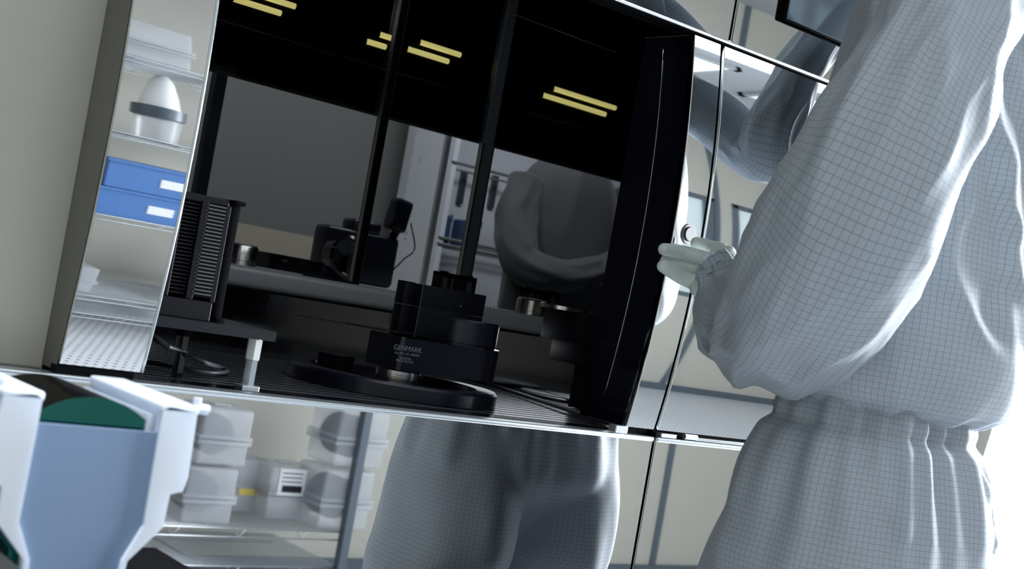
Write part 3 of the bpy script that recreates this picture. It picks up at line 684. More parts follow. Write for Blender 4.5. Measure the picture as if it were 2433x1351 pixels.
# ceiling troffers with diffusers
for k, (x, y) in enumerate(((.0, -1.9), (1.6, -1.9), (3.2, -1.9), (4.8, -1.9), (3.2, -.9), (4.8, -.9))):
    t = empty('ceiling_light', (x, y, RZ1), 'recessed white ceiling light over the %s' % ('shelving', 'middle of the room', 'windows', 'far corner by the windows', 'operator', 'far end of the tool')[k], 'light', 'recessed ceiling lights')
    mb = MB(); mb.box((x - .6, y - .15, RZ1 - .02), (x + .6, y + .15, RZ1 - .005)); mb.build('diffuser', lampw, t)
    mb = MB()
    for a, b in (((x - .63, y - .18), (x + .63, y - .15)), ((x - .63, y + .15), (x + .63, y + .18)), ((x - .63, y - .18), (x - .6, y + .18)), ((x + .6, y - .18), (x + .63, y + .18))): mb.box((*a, RZ1 - .03), (*b, RZ1 - .0005))
    mb.build('light_frame', ceilm, t)

# ------------------------------------------------------------------ wire shelving behind the photographer, with boxes
def shelf_unit(x0, x1, y0, y1, zs, label):
    t = empty('wire_shelving', ((x0 + x1) / 2, (y0 + y1) / 2, 0), label, 'shelving')
    for x in (x0, x1):
        for y in ((y0, y1) if x == x0 else (y1,)):
            mb = MB(); mb.box((x - .018, y - .018, -.12), (x + .018, y + .018, 1.95), .004); mb.build('post', postm, t)
    for z in zs:
        mb = MB()
        for y in (y0, y1):
            mb.tube([(x0, y, z), (x1, y, z)], .0035, 6); mb.tube([(x0, y, z - .03), (x1, y, z - .03)], .003, 6)
            k = 0; x = x0
            while x < x1 - .05: mb.tube([(x, y, z), (x + .025, y, z - .03), (x + .05, y, z)], .0018, 4); x += .25
        y = y0 + .02
        while y < y1: mb.tube([(x0, y, z + .002), (x1, y, z + .002)], .0016, 4); y += .02
        for x in (x0 + (x1 - x0) * .25, x0 + (x1 - x0) * .5, x0 + (x1 - x0) * .75): mb.tube([(x, y0, z), (x, y1, z)], .003, 6)
        mb.build('wire_shelf', wire, t, True)
    return t
def mir(px, py, Y):
    """point on plane Y behind the photographer that the flat lower panels show at a place"""
    p = onY(px, py, -Y); return Vector((p.x, Y, p.z))
SY0, SY1 = -3.05, -2.55
zA = mir(600, 1256, SY1).z; zB_ = mir(600, 1345, SY1).z
pr = mir(815, 1240, SY1).x
print('shelf z', zA, zB_, 'post x', pr)
SHZ = [zB_, zA, .75, 1.30, 1.80]
shelf_unit(.55, pr + .02, SY0, SY1, SHZ, 'chrome wire shelving on dark posts against the beige wall')
def wafer_box(x, y, z, w, label, grp, rz=0, lab=None, dark=True):
    t = empty('wafer_box', (x, y, z), label, 'box', grp)
    h = w * .95; d = w * .95
    mb = MB(); mb.box((x - w * .46, y - d * .46, z), (x + w * .46, y + d * .46, z + h * .42), w * .05, seg=3); mb.box((x - w * .5, y - d * .5, z + h * .36), (x + w * .5, y + d * .5, z + h * .44), w * .02); mb.build('tub', boxpl, t, sharp=40)
    mb = MB(); mb.box((x - w * .47, y - d * .47, z + h * .46), (x + w * .47, y + d * .47, z + h), w * .06, seg=3); mb.box((x - w * .5, y - d * .5, z + h * .445), (x + w * .5, y + d * .5, z + h * .52), w * .02); mb.build('lid', boxpl, t, sharp=40)
    mb = MB(); mb.box((x - w * .15, y - d * .15, z + h), (x + w * .15, y + d * .15, z + h * 1.04), w * .02); mb.build('lid_boss', boxpl, t)
    if dark:
        mb = MB()
        for k in range(3): mb.cyl((x - w * .1, y + d * (.25 - .2 * k) , z + h * .5), (x - w * .1, y + d * (.235 - .2 * k), z + h * .5), w * .34, n=32)
        mb.build('wafer_stack', waferd, t)
    if lab:
        m_, fx, fz, fw, fh = lab
        mb = MB(); mb.box((x + w * (fx - fw / 2), y + d * .475, z + h * (fz - fh / 2)), (x + w * (fx + fw / 2), y + d * .502, z + h * (fz + fh / 2)))
        o = mb.build('label_sheet', m_, t)
        if m_ is labelw:
            mb = MB()
            for kk in range(3): mb.box((x + w * (fx - fw * .4), y + d * .500, z + h * (fz + fh * (.32 - .16 * kk))), (x + w * (fx + fw * .35), y + d * .5035, z + h * (fz + fh * (.36 - .16 * kk))))
            mb.box((x + w * (fx - fw * .35), y + d * .500, z + h * (fz - fh * .38)), (x + w * (fx + fw * .4), y + d * .5035, z + h * (fz - fh * .12)))
            mb.build('print_lines', black_anod, t)
    return t
G = 'frosted wafer boxes on the wire shelving'
def bpos(px, Y): return mir(px, 1180, Y).x
bw = .205
zt = zA + .003
yF = SY1 - .12
xa = bpos(468, yF); wafer_box(xa, yF, zt, bw, 'frosted wafer box with dark wafers, lower of the stack by the carrier', G)
wafer_box(xa + .02, yF, zt + bw * 1.0, bw, 'frosted wafer box with pinkish wafers, upper of the stack by the carrier', G)
xb = bpos(556, yF - .2); wafer_box(xb, yF - .22, zt, bw, 'frosted wafer box with a small yellow sticker', G, lab=(labely, .1, .40, .45, .12), dark=False)
xc = bpos(668, yF - .1); wafer_box(xc, yF - .12, zt, bw, 'frosted wafer box with a printed white sheet on its front', G, lab=(labelw, -.05, .72, .55, .5), dark=False)
xd = bpos(790, yF); wafer_box(xd, yF, zt, bw * 1.12, 'tall frosted wafer box, lower of the stack next to the shelf post', G)
wafer_box(xd + .02, yF, zt + bw * 1.12, bw * 1.12, 'frosted wafer box, upper of the stack next to the shelf post', G)
bagm = 0
wafer_box(1.62, yF, zt, .19, 'frosted wafer box by itself on the lower shelf, farthest from the post', G)
def bin_(x, y, z, w, h, label):
    t = empty('storage_bin', (x, y, z), label, 'bin', 'blue storage bins on the wire shelving')
    mb = MB(); d = .3; th = .004
    mb.box((x - w / 2, y - d / 2, z), (x + w / 2, y + d / 2, z + th)); mb.box((x - w / 2, y - d / 2, z), (x - w / 2 + th, y + d / 2, z + h)); mb.box((x + w / 2 - th, y - d / 2, z), (x + w / 2, y + d / 2, z + h)); mb.box((x - w / 2, y - d / 2, z), (x + w / 2, y - d / 2 + th, z + h)); mb.box((x - w / 2, y + d / 2 - th, z), (x + w / 2, y + d / 2, z + h)); mb.build('tub', blue_pl, t)
    mb = MB(); mb.box((x - w / 2 - .01, y - d / 2 - .01, z + h - .02), (x + w / 2 + .01, y + d / 2 + .01, z + h), .003); mb.build('rim', blue_pl, t)
    mb = MB(); mb.box((x - .04, y + d / 2, z + h * .3), (x + .05, y + d / 2 + .003, z + h * .6)); mb.build('label_sheet', labelw, t)
for x, z, lb in ((1.82, SHZ[2] + .004, 'lower blue storage bin of the stacked pair beside the shelf middle'), (1.84, SHZ[2] + .192, 'upper blue storage bin of the stacked pair'), (1.34, SHZ[2] + .004, 'single blue storage bin beside the stacked pair')):
    bin_(x, SY1 - .17, z, .44, .185, lb)
t = empty('squeeze_bottle', (1.79, SY1 - .12, SHZ[3] + .003), 'tapered white bottle with a dark collar on the shelf above the blue bins', 'bottle')
mb = MB(); mb.lathe((1.79, SY1 - .12, SHZ[3] + .003), [(0, 0), (.075, 0), (.08, .12), (.08, .15)], 40); mb.build('bottle_base', boxpl, t, sharp=40)
mb = MB(); mb.lathe((1.79, SY1 - .12, SHZ[3] + .003), [(.082, .15), (.092, .155), (.092, .22), (.07, .225)], 40); mb.build('collar', postm, t, sharp=40)
mb = MB(); mb.lathe((1.79, SY1 - .12, SHZ[3] + .003), [(.07, .225), (.06, .30), (.04, .40), (.02, .44), (0, .445)], 40); mb.build('bottle_top', labelw, t, sharp=60)
wafer_box(1.72, yF, SHZ[4] + .003, .26, 'large frosted wafer box on the top wire shelf', G, dark=False)
wafer_box(2.12, yF, SHZ[4] + .003, .22, 'frosted wafer box with a white sheet on the top wire shelf', G, dark=False, lab=(labelw, 0, .7, .6, .3))

# ------------------------------------------------------------------ cloth lofts
def ridg(x, y, z, seed):
    n = noise.noise(Vector((x + seed * 7.3, y - seed * 3.1, z + seed * 1.7))); return 1 - 2 * abs(n)
def loft(name, ctrl, m, parent, nu=120, nv=110, disp=None, up=None, cap0=False, cap1=False, frame='spine', umul=1.0):
    """ctrl: list of (centre, r_side, r_depth) ; frame 'z': horizontal rings, 'spine': perpendicular to the spine"""
    cs = crv([c[0] for c in ctrl], nv); rs = crv([Vector((c[1], c[2], 0)) for c in ctrl], nv)
    bm = bmesh.new(); uvl = bm.loops.layers.uv.new('UVMap'); rings = []; vlen = [0]
    for i in range(1, nv + 1): vlen.append(vlen[-1] + (cs[i] - cs[i - 1]).length)
    Rm = sum((r.x + r.y) / 2 for r in rs) / len(rs) * 1.02
    prevx = None
    for i in range(nv + 1):
        if frame == 'z': ax_, ay_ = Vector((1, 0, 0)), Vector((0, 1, 0))
        else:
            t = (cs[min(i + 1, nv)] - cs[max(i - 1, 0)]).normalized()
            if prevx is None: prevx = t.cross(Vector((0, 1, 0))).normalized() if abs(t.y) < .9 else t.cross(Vector((0, 0, 1))).normalized()
            ax_ = (prevx - t * prevx.dot(t)).normalized(); prevx = ax_; ay_ = t.cross(ax_)
        ring = []
        for k in range(nu):
            th = 2 * math.pi * k / nu; d = disp(th, i / nv, vlen[i]) if disp else 0
            ring.append(bm.verts.new(cs[i] + ax_ * math.cos(th) * (rs[i].x + d) + ay_ * math.sin(th) * (rs[i].y + d)))
        rings.append(ring)
    for i in range(nv):
        for k in range(nu):
            f = bm.faces.new((rings[i][k], rings[i][(k + 1) % nu], rings[i + 1][(k + 1) % nu], rings[i + 1][k]))
            for lp, (kk, ii) in zip(f.loops, ((k, i), (k + 1, i), (k + 1, i + 1), (k, i + 1))):
                lp[uvl].uv = (kk / nu * 2 * math.pi * Rm * umul, vlen[ii])
    if cap0: bm.faces.new(rings[0][::-1])
    if cap1: bm.faces.new(rings[-1])
    bmesh.ops.recalc_face_normals(bm, faces=bm.faces)
    me = bpy.data.meshes.new(name); bm.to_mesh(me); bm.free()
    return link(name, me, m, parent, True)
def capsule_union(name, chains, m, parent, voxel=.002, smooth=4):
    bm = bmesh.new()
    for ch in chains:
        for (p, r), (q, r2) in zip(ch, ch[1:]):
            p = Vector(p); q = Vector(q); d = q - p
            if d.length < 1e-6: continue
            k = bmesh.ops.create_cone(bm, cap_ends=True, segments=20, radius1=r, radius2=r2, depth=d.length)
            bmesh.ops.transform(bm, matrix=Matrix.Translation((p + q) / 2) @ d.to_track_quat('Z', 'Y').to_matrix().to_4x4(), verts=k['verts'])
        for p, r in ch:
            k = bmesh.ops.create_uvsphere(bm, u_segments=20, v_segments=12, radius=r); bmesh.ops.translate(bm, vec=p, verts=k['verts'])
    me = bpy.data.meshes.new(name); bm.to_mesh(me); bm.free()
    o = bpy.data.objects.new(name, me); C.objects.link(o)
    md = o.modifiers.new('r', 'REMESH'); md.mode = 'VOXEL'; md.voxel_size = voxel
    sm = o.modifiers.new('s', 'SMOOTH'); sm.iterations = smooth; sm.factor = .5
    dg = bpy.context.evaluated_depsgraph_get(); me2 = bpy.data.meshes.new_from_object(o.evaluated_get(dg)); bpy.data.objects.remove(o)
    return link(name, me2, m, parent, True)

# ------------------------------------------------------------------ the operator
YT = -.40
per = empty('person', (onY(2085, 960, YT).x, YT, -.12), 'person in a pale gridded cleanroom coverall and gloves pressing the round button', 'person')
hipX = per.location.x
shp = onY(2295, -60, YT)
g = lambda x, y, Y: onY(x, y, Y)
def wrinkle(a, b, c, amp, seed, pw=1.0):
    def f(th, v, s):
        return amp * (ridg(math.cos(th) * a, math.sin(th) * a, s * b, seed) - .5)
    return f
# --- near (left) sleeve
SL = [(g(2345, -110, -.46), .07, .07), (g(2275, 20, -.50), .085, .085), (g(2203, 170, -.545), .092, .088), (g(2122, 330, -.56), .101, .095),
      (g(2042, 490, -.54), .109, .102), (g(1965, 640, -.49), .114, .108), (g(1903, 738, -.42), .102, .10), (g(1838, 786, -.34), .084, .086),
      (g(1775, 776, -.26), .070, .074), (g(1735, 722, -.20), .054, .058), (g(1716, 668, -.175), .036, .038), (g(1708, 648, -.165), .031, .032)]
def d_sleeve(th, v, s):
    c, n = math.cos(th), math.sin(th)
    d = .011 * (ridg(c * 1.1 + s * 1.5, n * 1.1 - s, s * 3.5, 3) - .6) + .004 * (ridg(c * 2.6 + s * 5, n * 2.6, s * 9, 4) - .5)
    el = math.exp(-((v - .62) / .14) ** 2)
    d += el * .020 * (ridg(c * 1.5, n * 1.5 + s * 3, s * 9, 5) - .6)
    d += math.exp(-((v - .2) / .14) ** 2) * .010 * (ridg(c * 1.6 - s * 5, n * 1.6, s * 3, 8) - .5)
    cf = sstep(.80, .97, v); d += cf * .006 * math.sin(th * 11 + 2 * n) * (1 - sstep(.985, 1, v))
    return d
loft('left_sleeve', SL, cloth, per, 150, 190, d_sleeve)
# cuff band
cw_ = [(g(1714, 662, -.172), .034, .035), (g(1706, 646, -.163), .033, .034), (g(1699, 638, -.155), .034, .035)]
loft('cuff', cw_, cloth, per, 80, 12, lambda th, v, s: .0012 * math.sin(th * 14))
# --- far (right) sleeve raised to the screen
SR_ = [(g(2310, -110, -.40), .07, .07), (g(2302, 40, -.34), .072, .072), (g(2266, 190, -.27), .068, .068), (g(2190, 310, -.20), .062, .060),
       (g(2100, 342, -.145), .056, .054), (g(2060, 280, -.115), .052, .050), (g(2092, 185, -.10), .045, .045), (g(2135, 95, -.09), .041, .041), (g(2178, 15, -.082), .038, .038), (g(2196, -20, -.078), .032, .032)]
loft('right_sleeve', SR_, cloth, per, 110, 110, lambda th, v, s: .008 * (ridg(math.cos(th) * 1.4, math.sin(th) * 1.4, s * 8, 12) - .5))
# --- smock body
TB = [(g(2098, 985, YT), .150, .115), (g(2104, 962, YT), .178, .140), (g(2113, 940, YT), .212, .158), (g(2130, 870, YT), .232, .170), (g(2152, 760, YT), .232, .168),
      (g(2190, 560, YT), .222, .150), (g(2228, 350, YT), .215, .145), (g(2268, 130, YT), .195, .130), (g(2298, -60, YT), .165, .115), (g(2318, -170, YT), .12, .095), (g(2332, -235, YT), .075, .075)]
def fold(th, s, th0, slope, s0, wid, amp, ext0, ext1):
    """one soft crease running diagonally over the cloth"""
    th0 += .35 * noise.noise(Vector((s * 5.5, th0 * 9, 3.3))) + .12 * noise.noise(Vector((s * 16, th0 * 5, 1.3))); amp *= .55 + 1.1 * abs(noise.noise(Vector((s * 6, th0 * 4, 8.8))))
    t = (th - th0 - slope * (s - s0) + math.pi) % (2 * math.pi) - math.pi
    return amp * math.exp(-(t / wid) ** 2) * sstep(ext0, ext0 + .06, s) * (1 - sstep(ext1 - .08, ext1, s))
def d_torso(th, v, s):
    c, n = math.cos(th), math.sin(th)
    d = .010 * (ridg(c * 1.1 + s * 1.5, n * 1.1 - s * 1.5, s * 1.5, 21) - .55) + .005 * (ridg(c * 2.4 + s * 3, n * 2.4, s * 3.5, 22) - .5)
    hem = 1 - sstep(.05, .20, v)
    d += hem * .006 * math.sin(th * 17 + 3 * c) * sstep(0, .03, v)
    for th0, sl, amp in ((-1.9, -1.4, .016), (-1.45, -1.5, .020), (-1.0, -1.3, .024), (-.6, -1.2, .018), (-.2, -1.0, .016)):
        d += fold(th, s, th0, sl, .12, .10, amp, .10, .70) - fold(th, s, th0 + .2, sl, .12, .13, amp * .7, .10, .70)
    return d
loft('smock', TB, cloth, per, 220, 170, d_torso, frame='z')
# --- trousers
cz = onY(2035, 1351, YT).z
def tz(px, py): return g(px, py, YT)
ZCR = onY(1172, 1235, -YT - .1).z
print('crotch', ZCR)
TR = [(tz(2088, 930), .150, .118), (tz(2082, 985), .158, .124), (tz(2078, 1010), .166, .130), (tz(2070, 1060), .182, .142), (tz(2058, 1140), .198, .158), (tz(2045, 1250), .212, .172), (Vector((tz(2030, 1330).x, YT, ZCR + .09)), .221, .176), (Vector((tz(2022, 1420).x, YT, ZCR + .02)), .185, .13), (Vector((tz(2022, 1420).x, YT, ZCR - .05)), .11, .07)]
XS = -.035
def d_tr(th, v, s):
    c, n = math.cos(th), math.sin(th)
    wst = math.exp(-((s - .03) / .03) ** 2)
    dn_ = 1 - sstep(.02, .42, s)
    d = .0055 * math.sin(th * 23 + 2.5 * math.sin(3 * th)) * dn_ * sstep(.0, .02, s)
    d += .006 * math.sin(th * 9 + 1.3 + 4 * s) * (1 - .5 * sstep(.1, .5, s))
    d += .010 * (ridg(c * 1.6, n * 1.6, s * 1.6, 31) - .5) * 1.5 * sstep(.03, .15, s)
    d -= .010 * math.exp(-((s - .055) / .010) ** 2)
    for th0, sl, amp in ((-1.25, -.9, .020), (-.75, -1.3, .026), (-.35, -1.2, .020), (-2.4, .1, .012), (-2.05, .0, .010)):
        d += fold(th, s, th0, sl, .08, .07, amp, .06, .9) - fold(th, s, th0 + .13, sl, .08, .10, amp * .6, .06, .9)
    return d * (1 - .6 * sstep(.85, 1, v))
def zlev(v):
    t = v * (len(TR) - 1); k = min(int(t), len(TR) - 2); return TR[k][0].z + (TR[k + 1][0].z - TR[k][0].z) * (t - k)
tro = [loft('trousers', TR, cloth, per, 240, 150, d_tr, frame='z', cap0=True, cap1=True)]
bz = TR[-1][0].z; by = YT
for sx_, nm in ((-1, 'left_trouser_leg'), (1, 'right_trouser_leg')):
    def d_leg(th, v, s, sx_=sx_): return sstep(.10, .35, s) * (.010 * (ridg(math.cos(th) * 1.3, math.sin(th) * 1.3, s * 2.2, 40 + sx_) - .5) + .004 * math.sin(th * 7 + s * 9))
    LA = .0955 if sx_ < 0 else .1305; X_ = TR[-1][0].x + XS + sx_ * LA; bz = ZCR
    lg_ = loft(nm, [(Vector((X_ - sx_ * .012, by, bz + .26)), LA - .045, .09), (Vector((X_ - sx_ * .004, by, bz + .16)), LA - .018, .135), (Vector((X_, by, bz + .06)), LA - .001, .162), (Vector((X_, by, bz - .05)), LA + .0, .166), (Vector((X_ + sx_ * .012, by - .0, bz - .15)), .115, .140), (Vector((X_ + sx_ * .015, by, .22)), .10, .115), (Vector((X_ + sx_ * .015, by, .0)), .085, .10), (Vector((X_ + sx_ * .015, by, -.035)), .07, .08)], cloth, per, 90, 80, d_leg, frame='z', cap0=True, cap1=True); tro.append(lg_)
    mb = MB(); fx = X_ + sx_ * .015
    mb.box((fx - .05, by - .12, FZ), (fx + .05, by + .17, FZ + .022), .01, seg=3); o = mb.build('boot_sole', labelw, per, sharp=50)
    capsule_union('boot', [[((fx, by - .06, FZ + .055), .045), ((fx, by + .02, FZ + .062), .048), ((fx, by + .11, FZ + .045), .04)], [((fx, by - .03, FZ + .05), .05), ((fx, by - .02, FZ + .18), .055)]], labelw, per, .008, 3)
# one continuous pair of trousers: join hips and legs, close the seam and lay the cloth grid round it
bm = bmesh.new()
for o in tro: bm.from_mesh(o.data)
me = bpy.data.meshes.new('trousers_join'); bm.to_mesh(me); bm.free()
for o in tro: bpy.data.objects.remove(o)
tmp = bpy.data.objects.new('trousers_join', me); C.objects.link(tmp); md = tmp.modifiers.new('r', 'REMESH'); md.mode = 'VOXEL'; md.voxel_size = .0042
me2 = bpy.data.meshes.new_from_object(tmp.evaluated_get(bpy.context.evaluated_depsgraph_get())); bpy.data.objects.remove(tmp)
bm = bmesh.new(); bm.from_mesh(me2); zl = ZCR - per.location.z
sel = [v for v in bm.verts if zl - .10 < v.co.z < zl + .17]
for k in range(26): bmesh.ops.smooth_vert(bm, verts=sel, factor=.5, use_axis_x=True, use_axis_y=True, use_axis_z=True)
for k in range(2): bmesh.ops.smooth_vert(bm, verts=bm.verts, factor=.5, use_axis_x=True, use_axis_y=True, use_axis_z=True)
uvl = bm.loops.layers.uv.verify(); xc_ = TR[4][0].x - per.location.x; yc_ = 0
for f in bm.faces:
    a0 = None
    for lp in f.loops:
        a = math.atan2(lp.vert.co.y - yc_, lp.vert.co.x - xc_)
        if a0 is None: a0 = a
        while a - a0 > math.pi: a -= 2 * math.pi
        while a - a0 < -math.pi: a += 2 * math.pi
        lp[uvl].uv = (a * .198, lp.vert.co.z)
me3 = bpy.data.meshes.new('trousers'); bm.to_mesh(me3); bm.free(); me3.materials.clear()
o = bpy.data.objects.new('trousers', me3); C.objects.link(o); me3.materials.append(cloth); o.parent = per
for p_ in me3.polygons: p_.use_smooth = True; p_.material_index = 0
# --- body beneath the clothes (continuous), hooded head with face opening, goggles and mask
sh = TB[8][0]; hd = sh + Vector((0, .06, .24))
Lh = g(1716, 668, -.17); Le = g(1880, 760, -.36); Ls = g(2300, -40, -.50)
Rh = g(2170, 30, -.083); Re = g(2120, 300, -.14); Rs = g(2320, -60, -.40)
capsule_union('body', [[(Vector((hipX, by, bz + .2)), .10), (Vector((hipX, by, 1.0)), .10), (sh - Vector((0, 0, .25)), .10), (sh, .08), (sh + Vector((0, .02, .1)), .05), (hd, .075)],
                       [(sh, .06), (SL[1][0], .045), (SL[3][0], .045), (SL[5][0], .04), (SL[6][0], .035), (SL[7][0], .03), (g(1755, 740, -.24), .018)], [(sh, .06), (SR_[1][0], .04), (SR_[2][0], .035), (SR_[3][0], .032), (SR_[5][0], .028), (SR_[7][0], .022), (Rh, .018)],
                       [(Vector((hipX - .03, by, bz + .18)), .09), (Vector((hipX - .13, by, bz - .0)), .065), (Vector((hipX - .13, by, .45)), .055), (Vector((hipX - .12, by, .0)), .04)],
                       [(Vector((hipX + .03, by, bz + .18)), .09), (Vector((hipX + .09, by, bz - .0)), .065), (Vector((hipX + .09, by, .45)), .055), (Vector((hipX + .09, by, .0)), .04)],
                       [(hd + Vector((0, .01, 0)), .072), (hd + Vector((0, .03, -.05)), .058), (hd + Vector((0, .092, -.015)), .012)]], skin, per, .009, 4)
bm = bmesh.new(); bmesh.ops.create_uvsphere(bm, u_segments=40, v_segments=28, radius=1)
for v in bm.verts:
    fr_ = v.co.y > .62 and -.35 < v.co.z < .45
    v.co = Vector((v.co.x * .102, v.co.y * .118, v.co.z * .135))
    if v.co.z < -.06: v.co.x *= 1.0 + (-.06 - v.co.z) * 5; v.co.y *= 1.0 + (-.06 - v.co.z) * 2
bmesh.ops.delete(bm, geom=[f for f in bm.faces if f.calc_center_median().y > .085 and -.03 < f.calc_center_median().z < .045], context='FACES')
me = bpy.data.meshes.new('hood'); bm.to_mesh(me); bm.free(); me.transform(Matrix.Translation(hd)); o = link('hood', me, cloth, per, True)
me.uv_layers.new(name='UVMap')
for sx_ in (-1, 1):
    mb = MB(); c = hd + Vector((sx_ * .032, .085, .015)); mb.cyl(c, c + Vector((0, .012, 0)), .012, n=20); mb.build('eye', labelw, per, True)
capsule_union('face_mask', [[(hd + Vector((-.04, .07, -.045)), .03), (hd + Vector((0, .095, -.035)), .028), (hd + Vector((.04, .07, -.045)), .03)]], labelw, per, .005, 3)
# --- gloved left hand
def hp(x, y, Y, r): return (g(x, y, Y), r)
wr = hp(1722, 662, -.160, .026)
capsule_union('left_glove', [
    [hp(1745, 690, -.18, .027), wr],
    [wr, hp(1702, 628, -.125, .0165), hp(1666, 612, -.100, .0125), hp(1626, 600, -.082, .0115), hp(1600, 595, -.075, .0108), hp(1578, 592, -.070, .0100)],
    [wr, hp(1695, 640, -.115, .017), hp(1658, 626, -.086, .012), hp(1622, 610, -.062, .0108), hp(1592, 607, -.054, .0095)],
    [wr, hp(1692, 655, -.120, .017), hp(1652, 643, -.090, .012), hp(1610, 624, -.070, .0106), hp(1582, 619, -.060, .0095)],
    [wr, hp(1700, 675, -.140, .0165), hp(1658, 674, -.114, .0135), hp(1620, 659, -.102, .0112), hp(1595, 644, -.097, .0108), hp(1576, 632, -.093, .0102)],
    [wr, hp(1730, 620, -.135, .018), hp(1714, 598, -.110, .0145), hp(1688, 586, -.083, .0108), hp(1668, 580, -.068, .0108), hp(1655, 577, -.060, .0100)],
    [wr, hp(1690, 690, -.145, .016), hp(1660, 684, -.125, .0145)],
    [hp(1730, 602, -.125, .0130), hp(1702, 612, -.112, .0145)],
], glove, per, .0014, 4)
capsule_union('right_glove', [
    [hp(2198, -10, -0.078, .026), hp(2200, -50, -0.070, .026)],
    [hp(2200, -50, -0.070, .026), hp(2187, -95, -0.058, .014), hp(2180, -125, -0.030, .010), hp(2176, -132, -0.005, .009)],
    [hp(2200, -50, -0.070, .026), hp(2202, -95, -0.060, .014), hp(2200, -125, -0.040, .0105), hp(2200, -130, -0.015, .009)],
    [hp(2200, -50, -0.070, .026), hp(2217, -90, -0.060, .014), hp(2222, -120, -0.045, .0105), hp(2222, -125, -0.020, .009)],
    [hp(2200, -50, -0.070, .026), hp(2230, -82, -0.060, .013), hp(2238, -106, -0.048, .0095), hp(2238, -112, -0.025, .0085)],
    [hp(2200, -50, -0.070, .026), hp(2172, -60, -0.060, .013), hp(2157, -78, -0.045, .0105)],
], glove, per, .002, 5)

# ------------------------------------------------------------------ foreground wafer carrier
YF = -.50
carm = mat('carrier_plastic', (.90, .94, .98), .35, 0, .45, sss=.0); 
b = carm.node_tree.nodes['Principled BSDF']; tr = N(carm, 'ShaderNodeBsdfTranslucent'); tr.inputs[0].default_value = (.80, .87, .97, 1)
ms = N(carm, 'ShaderNodeMixShader'); ms.inputs[0].default_value = .45; L(carm, b.outputs[0], ms.inputs[1]); L(carm, tr.outputs[0], ms.inputs[2]); L(carm, ms.outputs[0], carm.node_tree.nodes['Material Output'].inputs[0])
carb = mat('carrier_end_wall', (.17, .25, .385), .45); 
waferg = mat('green_wafer', (.03, .19, .16), .06, .85)
waferk = mat('black_wafer', (.022, .018, .016), .10, .7)
def cf(px, py, Y=None): return onY(px, py, YF if Y is None else Y)
cen = cf(207, 1170); wR = cen.z - cf(207, 947).z if False else abs(cf(207, 947).z - cen.z)
print('wafer radius', wR, 'carrier x', cf(-55, 1100).x, cf(470, 975).x)
car = empty('wafer_carrier', (cen.x, YF + .08, cf(200, 1400).z), 'milky blue-white wafer carrier full of wafers, close to the viewer', 'carrier')
xi = cf(372, 1100).x; hw = xi - cen.x; CD = .155
ztop = cf(450, 968).z; zend = cf(220, 1015).z; zbot = cf(300, 1425).z
outer = cf(452, 1050).x - cen.x
z1_ = cf(430, 1165).z; z2_ = cf(400, 1260).z; z3_ = cf(330, 1330).z
# front end wall, with chamfered foot
mb = MB(); P_ = [(-hw, zend), (hw, zend), (hw, z2_), (hw * .72, z3_), (hw * .66, zbot), (-hw * .66, zbot), (-hw * .72, z3_), (-hw, z2_)]
mb.prism([(cen.x + a, YF, z) for a, z in P_], (0, .004, 0)); mb.build('end_wall', carb, car)
mb = MB(); mb.prism([(cen.x + a * .98, YF + CD, z) for a, z in P_], (0, .004, 0)); mb.build('end_wall', carb, car)
for sgn in (-1, 1):
    X = lambda a: cen.x + sgn * a
    mb = MB()
    prof = [(hw - .004, zend + .006), (hw - .004, ztop - .004), (hw + .002, ztop), (outer, ztop - .004), (outer + .002, z1_ + .012), (outer - .001, z1_), (outer - .012, z1_ - .003), (outer - .013, z2_ + .004), (outer - .016, z2_), (hw * .78, z3_), (hw * .72, zbot), (hw * .64, zbot), (hw * .70, z3_), (hw - .003, z2_ + .004), (hw - .004, zend)]
    mb.prism([(X(a), YF - .004, z) for a, z in prof], (0, .010, 0)); mb.build('end_flange', carm, car)
    mb = MB(); prof2 = [(hw - .002, ztop - .002), (hw + .012, ztop), (hw + .016, ztop - .006), (hw + .016, z1_), (hw + .006, z2_), (hw * .74, z3_), (hw * .70, zbot), (hw * .64, zbot), (hw * .69, z3_), (hw - .004, z2_), (hw - .002, z1_)]
    mb.prism([(X(a), YF + .006, z) for a, z in prof2], (0, CD, 0)); mb.build('side_wall', carm, car)
    # flange along the top with a locating ear
    mb = MB(); mb.box((X(hw - .006), YF - .004, ztop - .006), (X(outer + .002), YF + CD + .004, ztop + .002), .0025, seg=3); mb.build('top_flange', carm, car, sharp=50)
    mb = MB(); mb.cyl((X(outer - .002), YF + .002, ztop), (X(outer + .012), YF + .002, ztop - .001), .0045, n=20); mb.cyl((X(outer + .001), YF + .002, ztop - .002), (X(outer + .001), YF + .002, ztop + .009), .0035, n=16); mb.build('locating_ear', carm, car, sharp=50)
    mb = MB(); z = z1_
    for k in range(26): y = YF + .012 + k * .0058; mb.box((X(hw - .010), y, z1_), (X(hw - .001), y + .002, ztop - .010))
    mb.build('comb_teeth', carm, car)
me = bpy.data.meshes.new('wafer'); mb = MB(); mb.cyl((0, 0, 0), (0, .0009, 0), wR, n=96); bmesh.ops.recalc_face_normals(mb.bm, faces=mb.bm.faces); mb.bm.to_mesh(me); mb.bm.free()
me_g = me.copy(); me.materials.append(waferk); me_g.materials.append(waferg)
for k in range(24):
    o = bpy.data.objects.new('wafer', me_g if k == 0 else me); C.objects.link(o); o.location = (cen.x, YF + .014 + k * .0058, cen.z)
    tag(o, 'green mirror-like wafer, foremost in the milky carrier' if k == 0 else 'black wafer in the milky carrier, one of those behind the green one', 'wafer', 'wafers standing in the carrier')
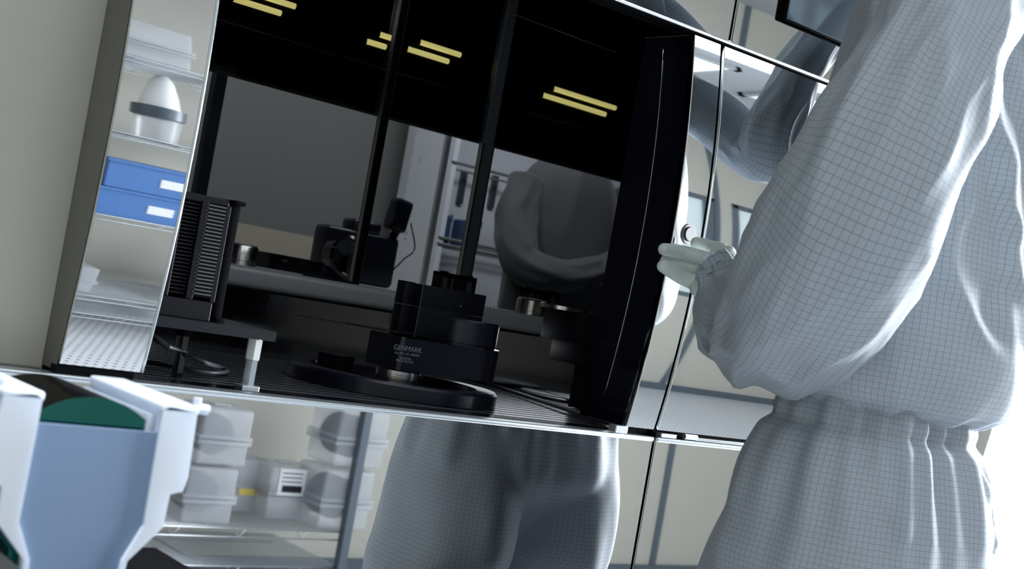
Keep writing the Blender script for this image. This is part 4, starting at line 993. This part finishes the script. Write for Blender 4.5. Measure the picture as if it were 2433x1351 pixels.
# black cart top below
q = onZ(372, 1298, zbot)
print('cart', q, zbot)
cart = empty('cart', (q.x - .2, q.y - .3, 0), 'black cart top below the milky wafer carrier', 'cart')
mb = MB(); mb.box((q.x - .45, q.y - .8 + .35, zbot - .02), (q.x + .0, q.y, zbot), .003, rot=None); mb.build('top_plate', black_matt, cart)

# ------------------------------------------------------------------ dim figure added behind the glass for the operator's reflection
YP = 1.75
p2r = empty('person', (onY(1345, 600, YP).x, YP, .3), 'dim coverall figure behind the dark glass standing in for the reflected operator, head hidden by the hood', 'person')
darkc = cloth_mat('dimmed_cloth', (.12, .123, .13), (.08, .083, .087))  # cloth colour darkened so the figure looks as dim as a reflection
T2 = [(onY(1290, 800, YP), .17, .13), (onY(1312, 700, YP), .19, .14), (onY(1338, 560, YP), .20, .14), (onY(1352, 460, YP), .185, .13), (onY(1362, 405, YP), .14, .11), (onY(1372, 370, YP), .07, .07), (onY(1378, 330, YP), .06, .06)]
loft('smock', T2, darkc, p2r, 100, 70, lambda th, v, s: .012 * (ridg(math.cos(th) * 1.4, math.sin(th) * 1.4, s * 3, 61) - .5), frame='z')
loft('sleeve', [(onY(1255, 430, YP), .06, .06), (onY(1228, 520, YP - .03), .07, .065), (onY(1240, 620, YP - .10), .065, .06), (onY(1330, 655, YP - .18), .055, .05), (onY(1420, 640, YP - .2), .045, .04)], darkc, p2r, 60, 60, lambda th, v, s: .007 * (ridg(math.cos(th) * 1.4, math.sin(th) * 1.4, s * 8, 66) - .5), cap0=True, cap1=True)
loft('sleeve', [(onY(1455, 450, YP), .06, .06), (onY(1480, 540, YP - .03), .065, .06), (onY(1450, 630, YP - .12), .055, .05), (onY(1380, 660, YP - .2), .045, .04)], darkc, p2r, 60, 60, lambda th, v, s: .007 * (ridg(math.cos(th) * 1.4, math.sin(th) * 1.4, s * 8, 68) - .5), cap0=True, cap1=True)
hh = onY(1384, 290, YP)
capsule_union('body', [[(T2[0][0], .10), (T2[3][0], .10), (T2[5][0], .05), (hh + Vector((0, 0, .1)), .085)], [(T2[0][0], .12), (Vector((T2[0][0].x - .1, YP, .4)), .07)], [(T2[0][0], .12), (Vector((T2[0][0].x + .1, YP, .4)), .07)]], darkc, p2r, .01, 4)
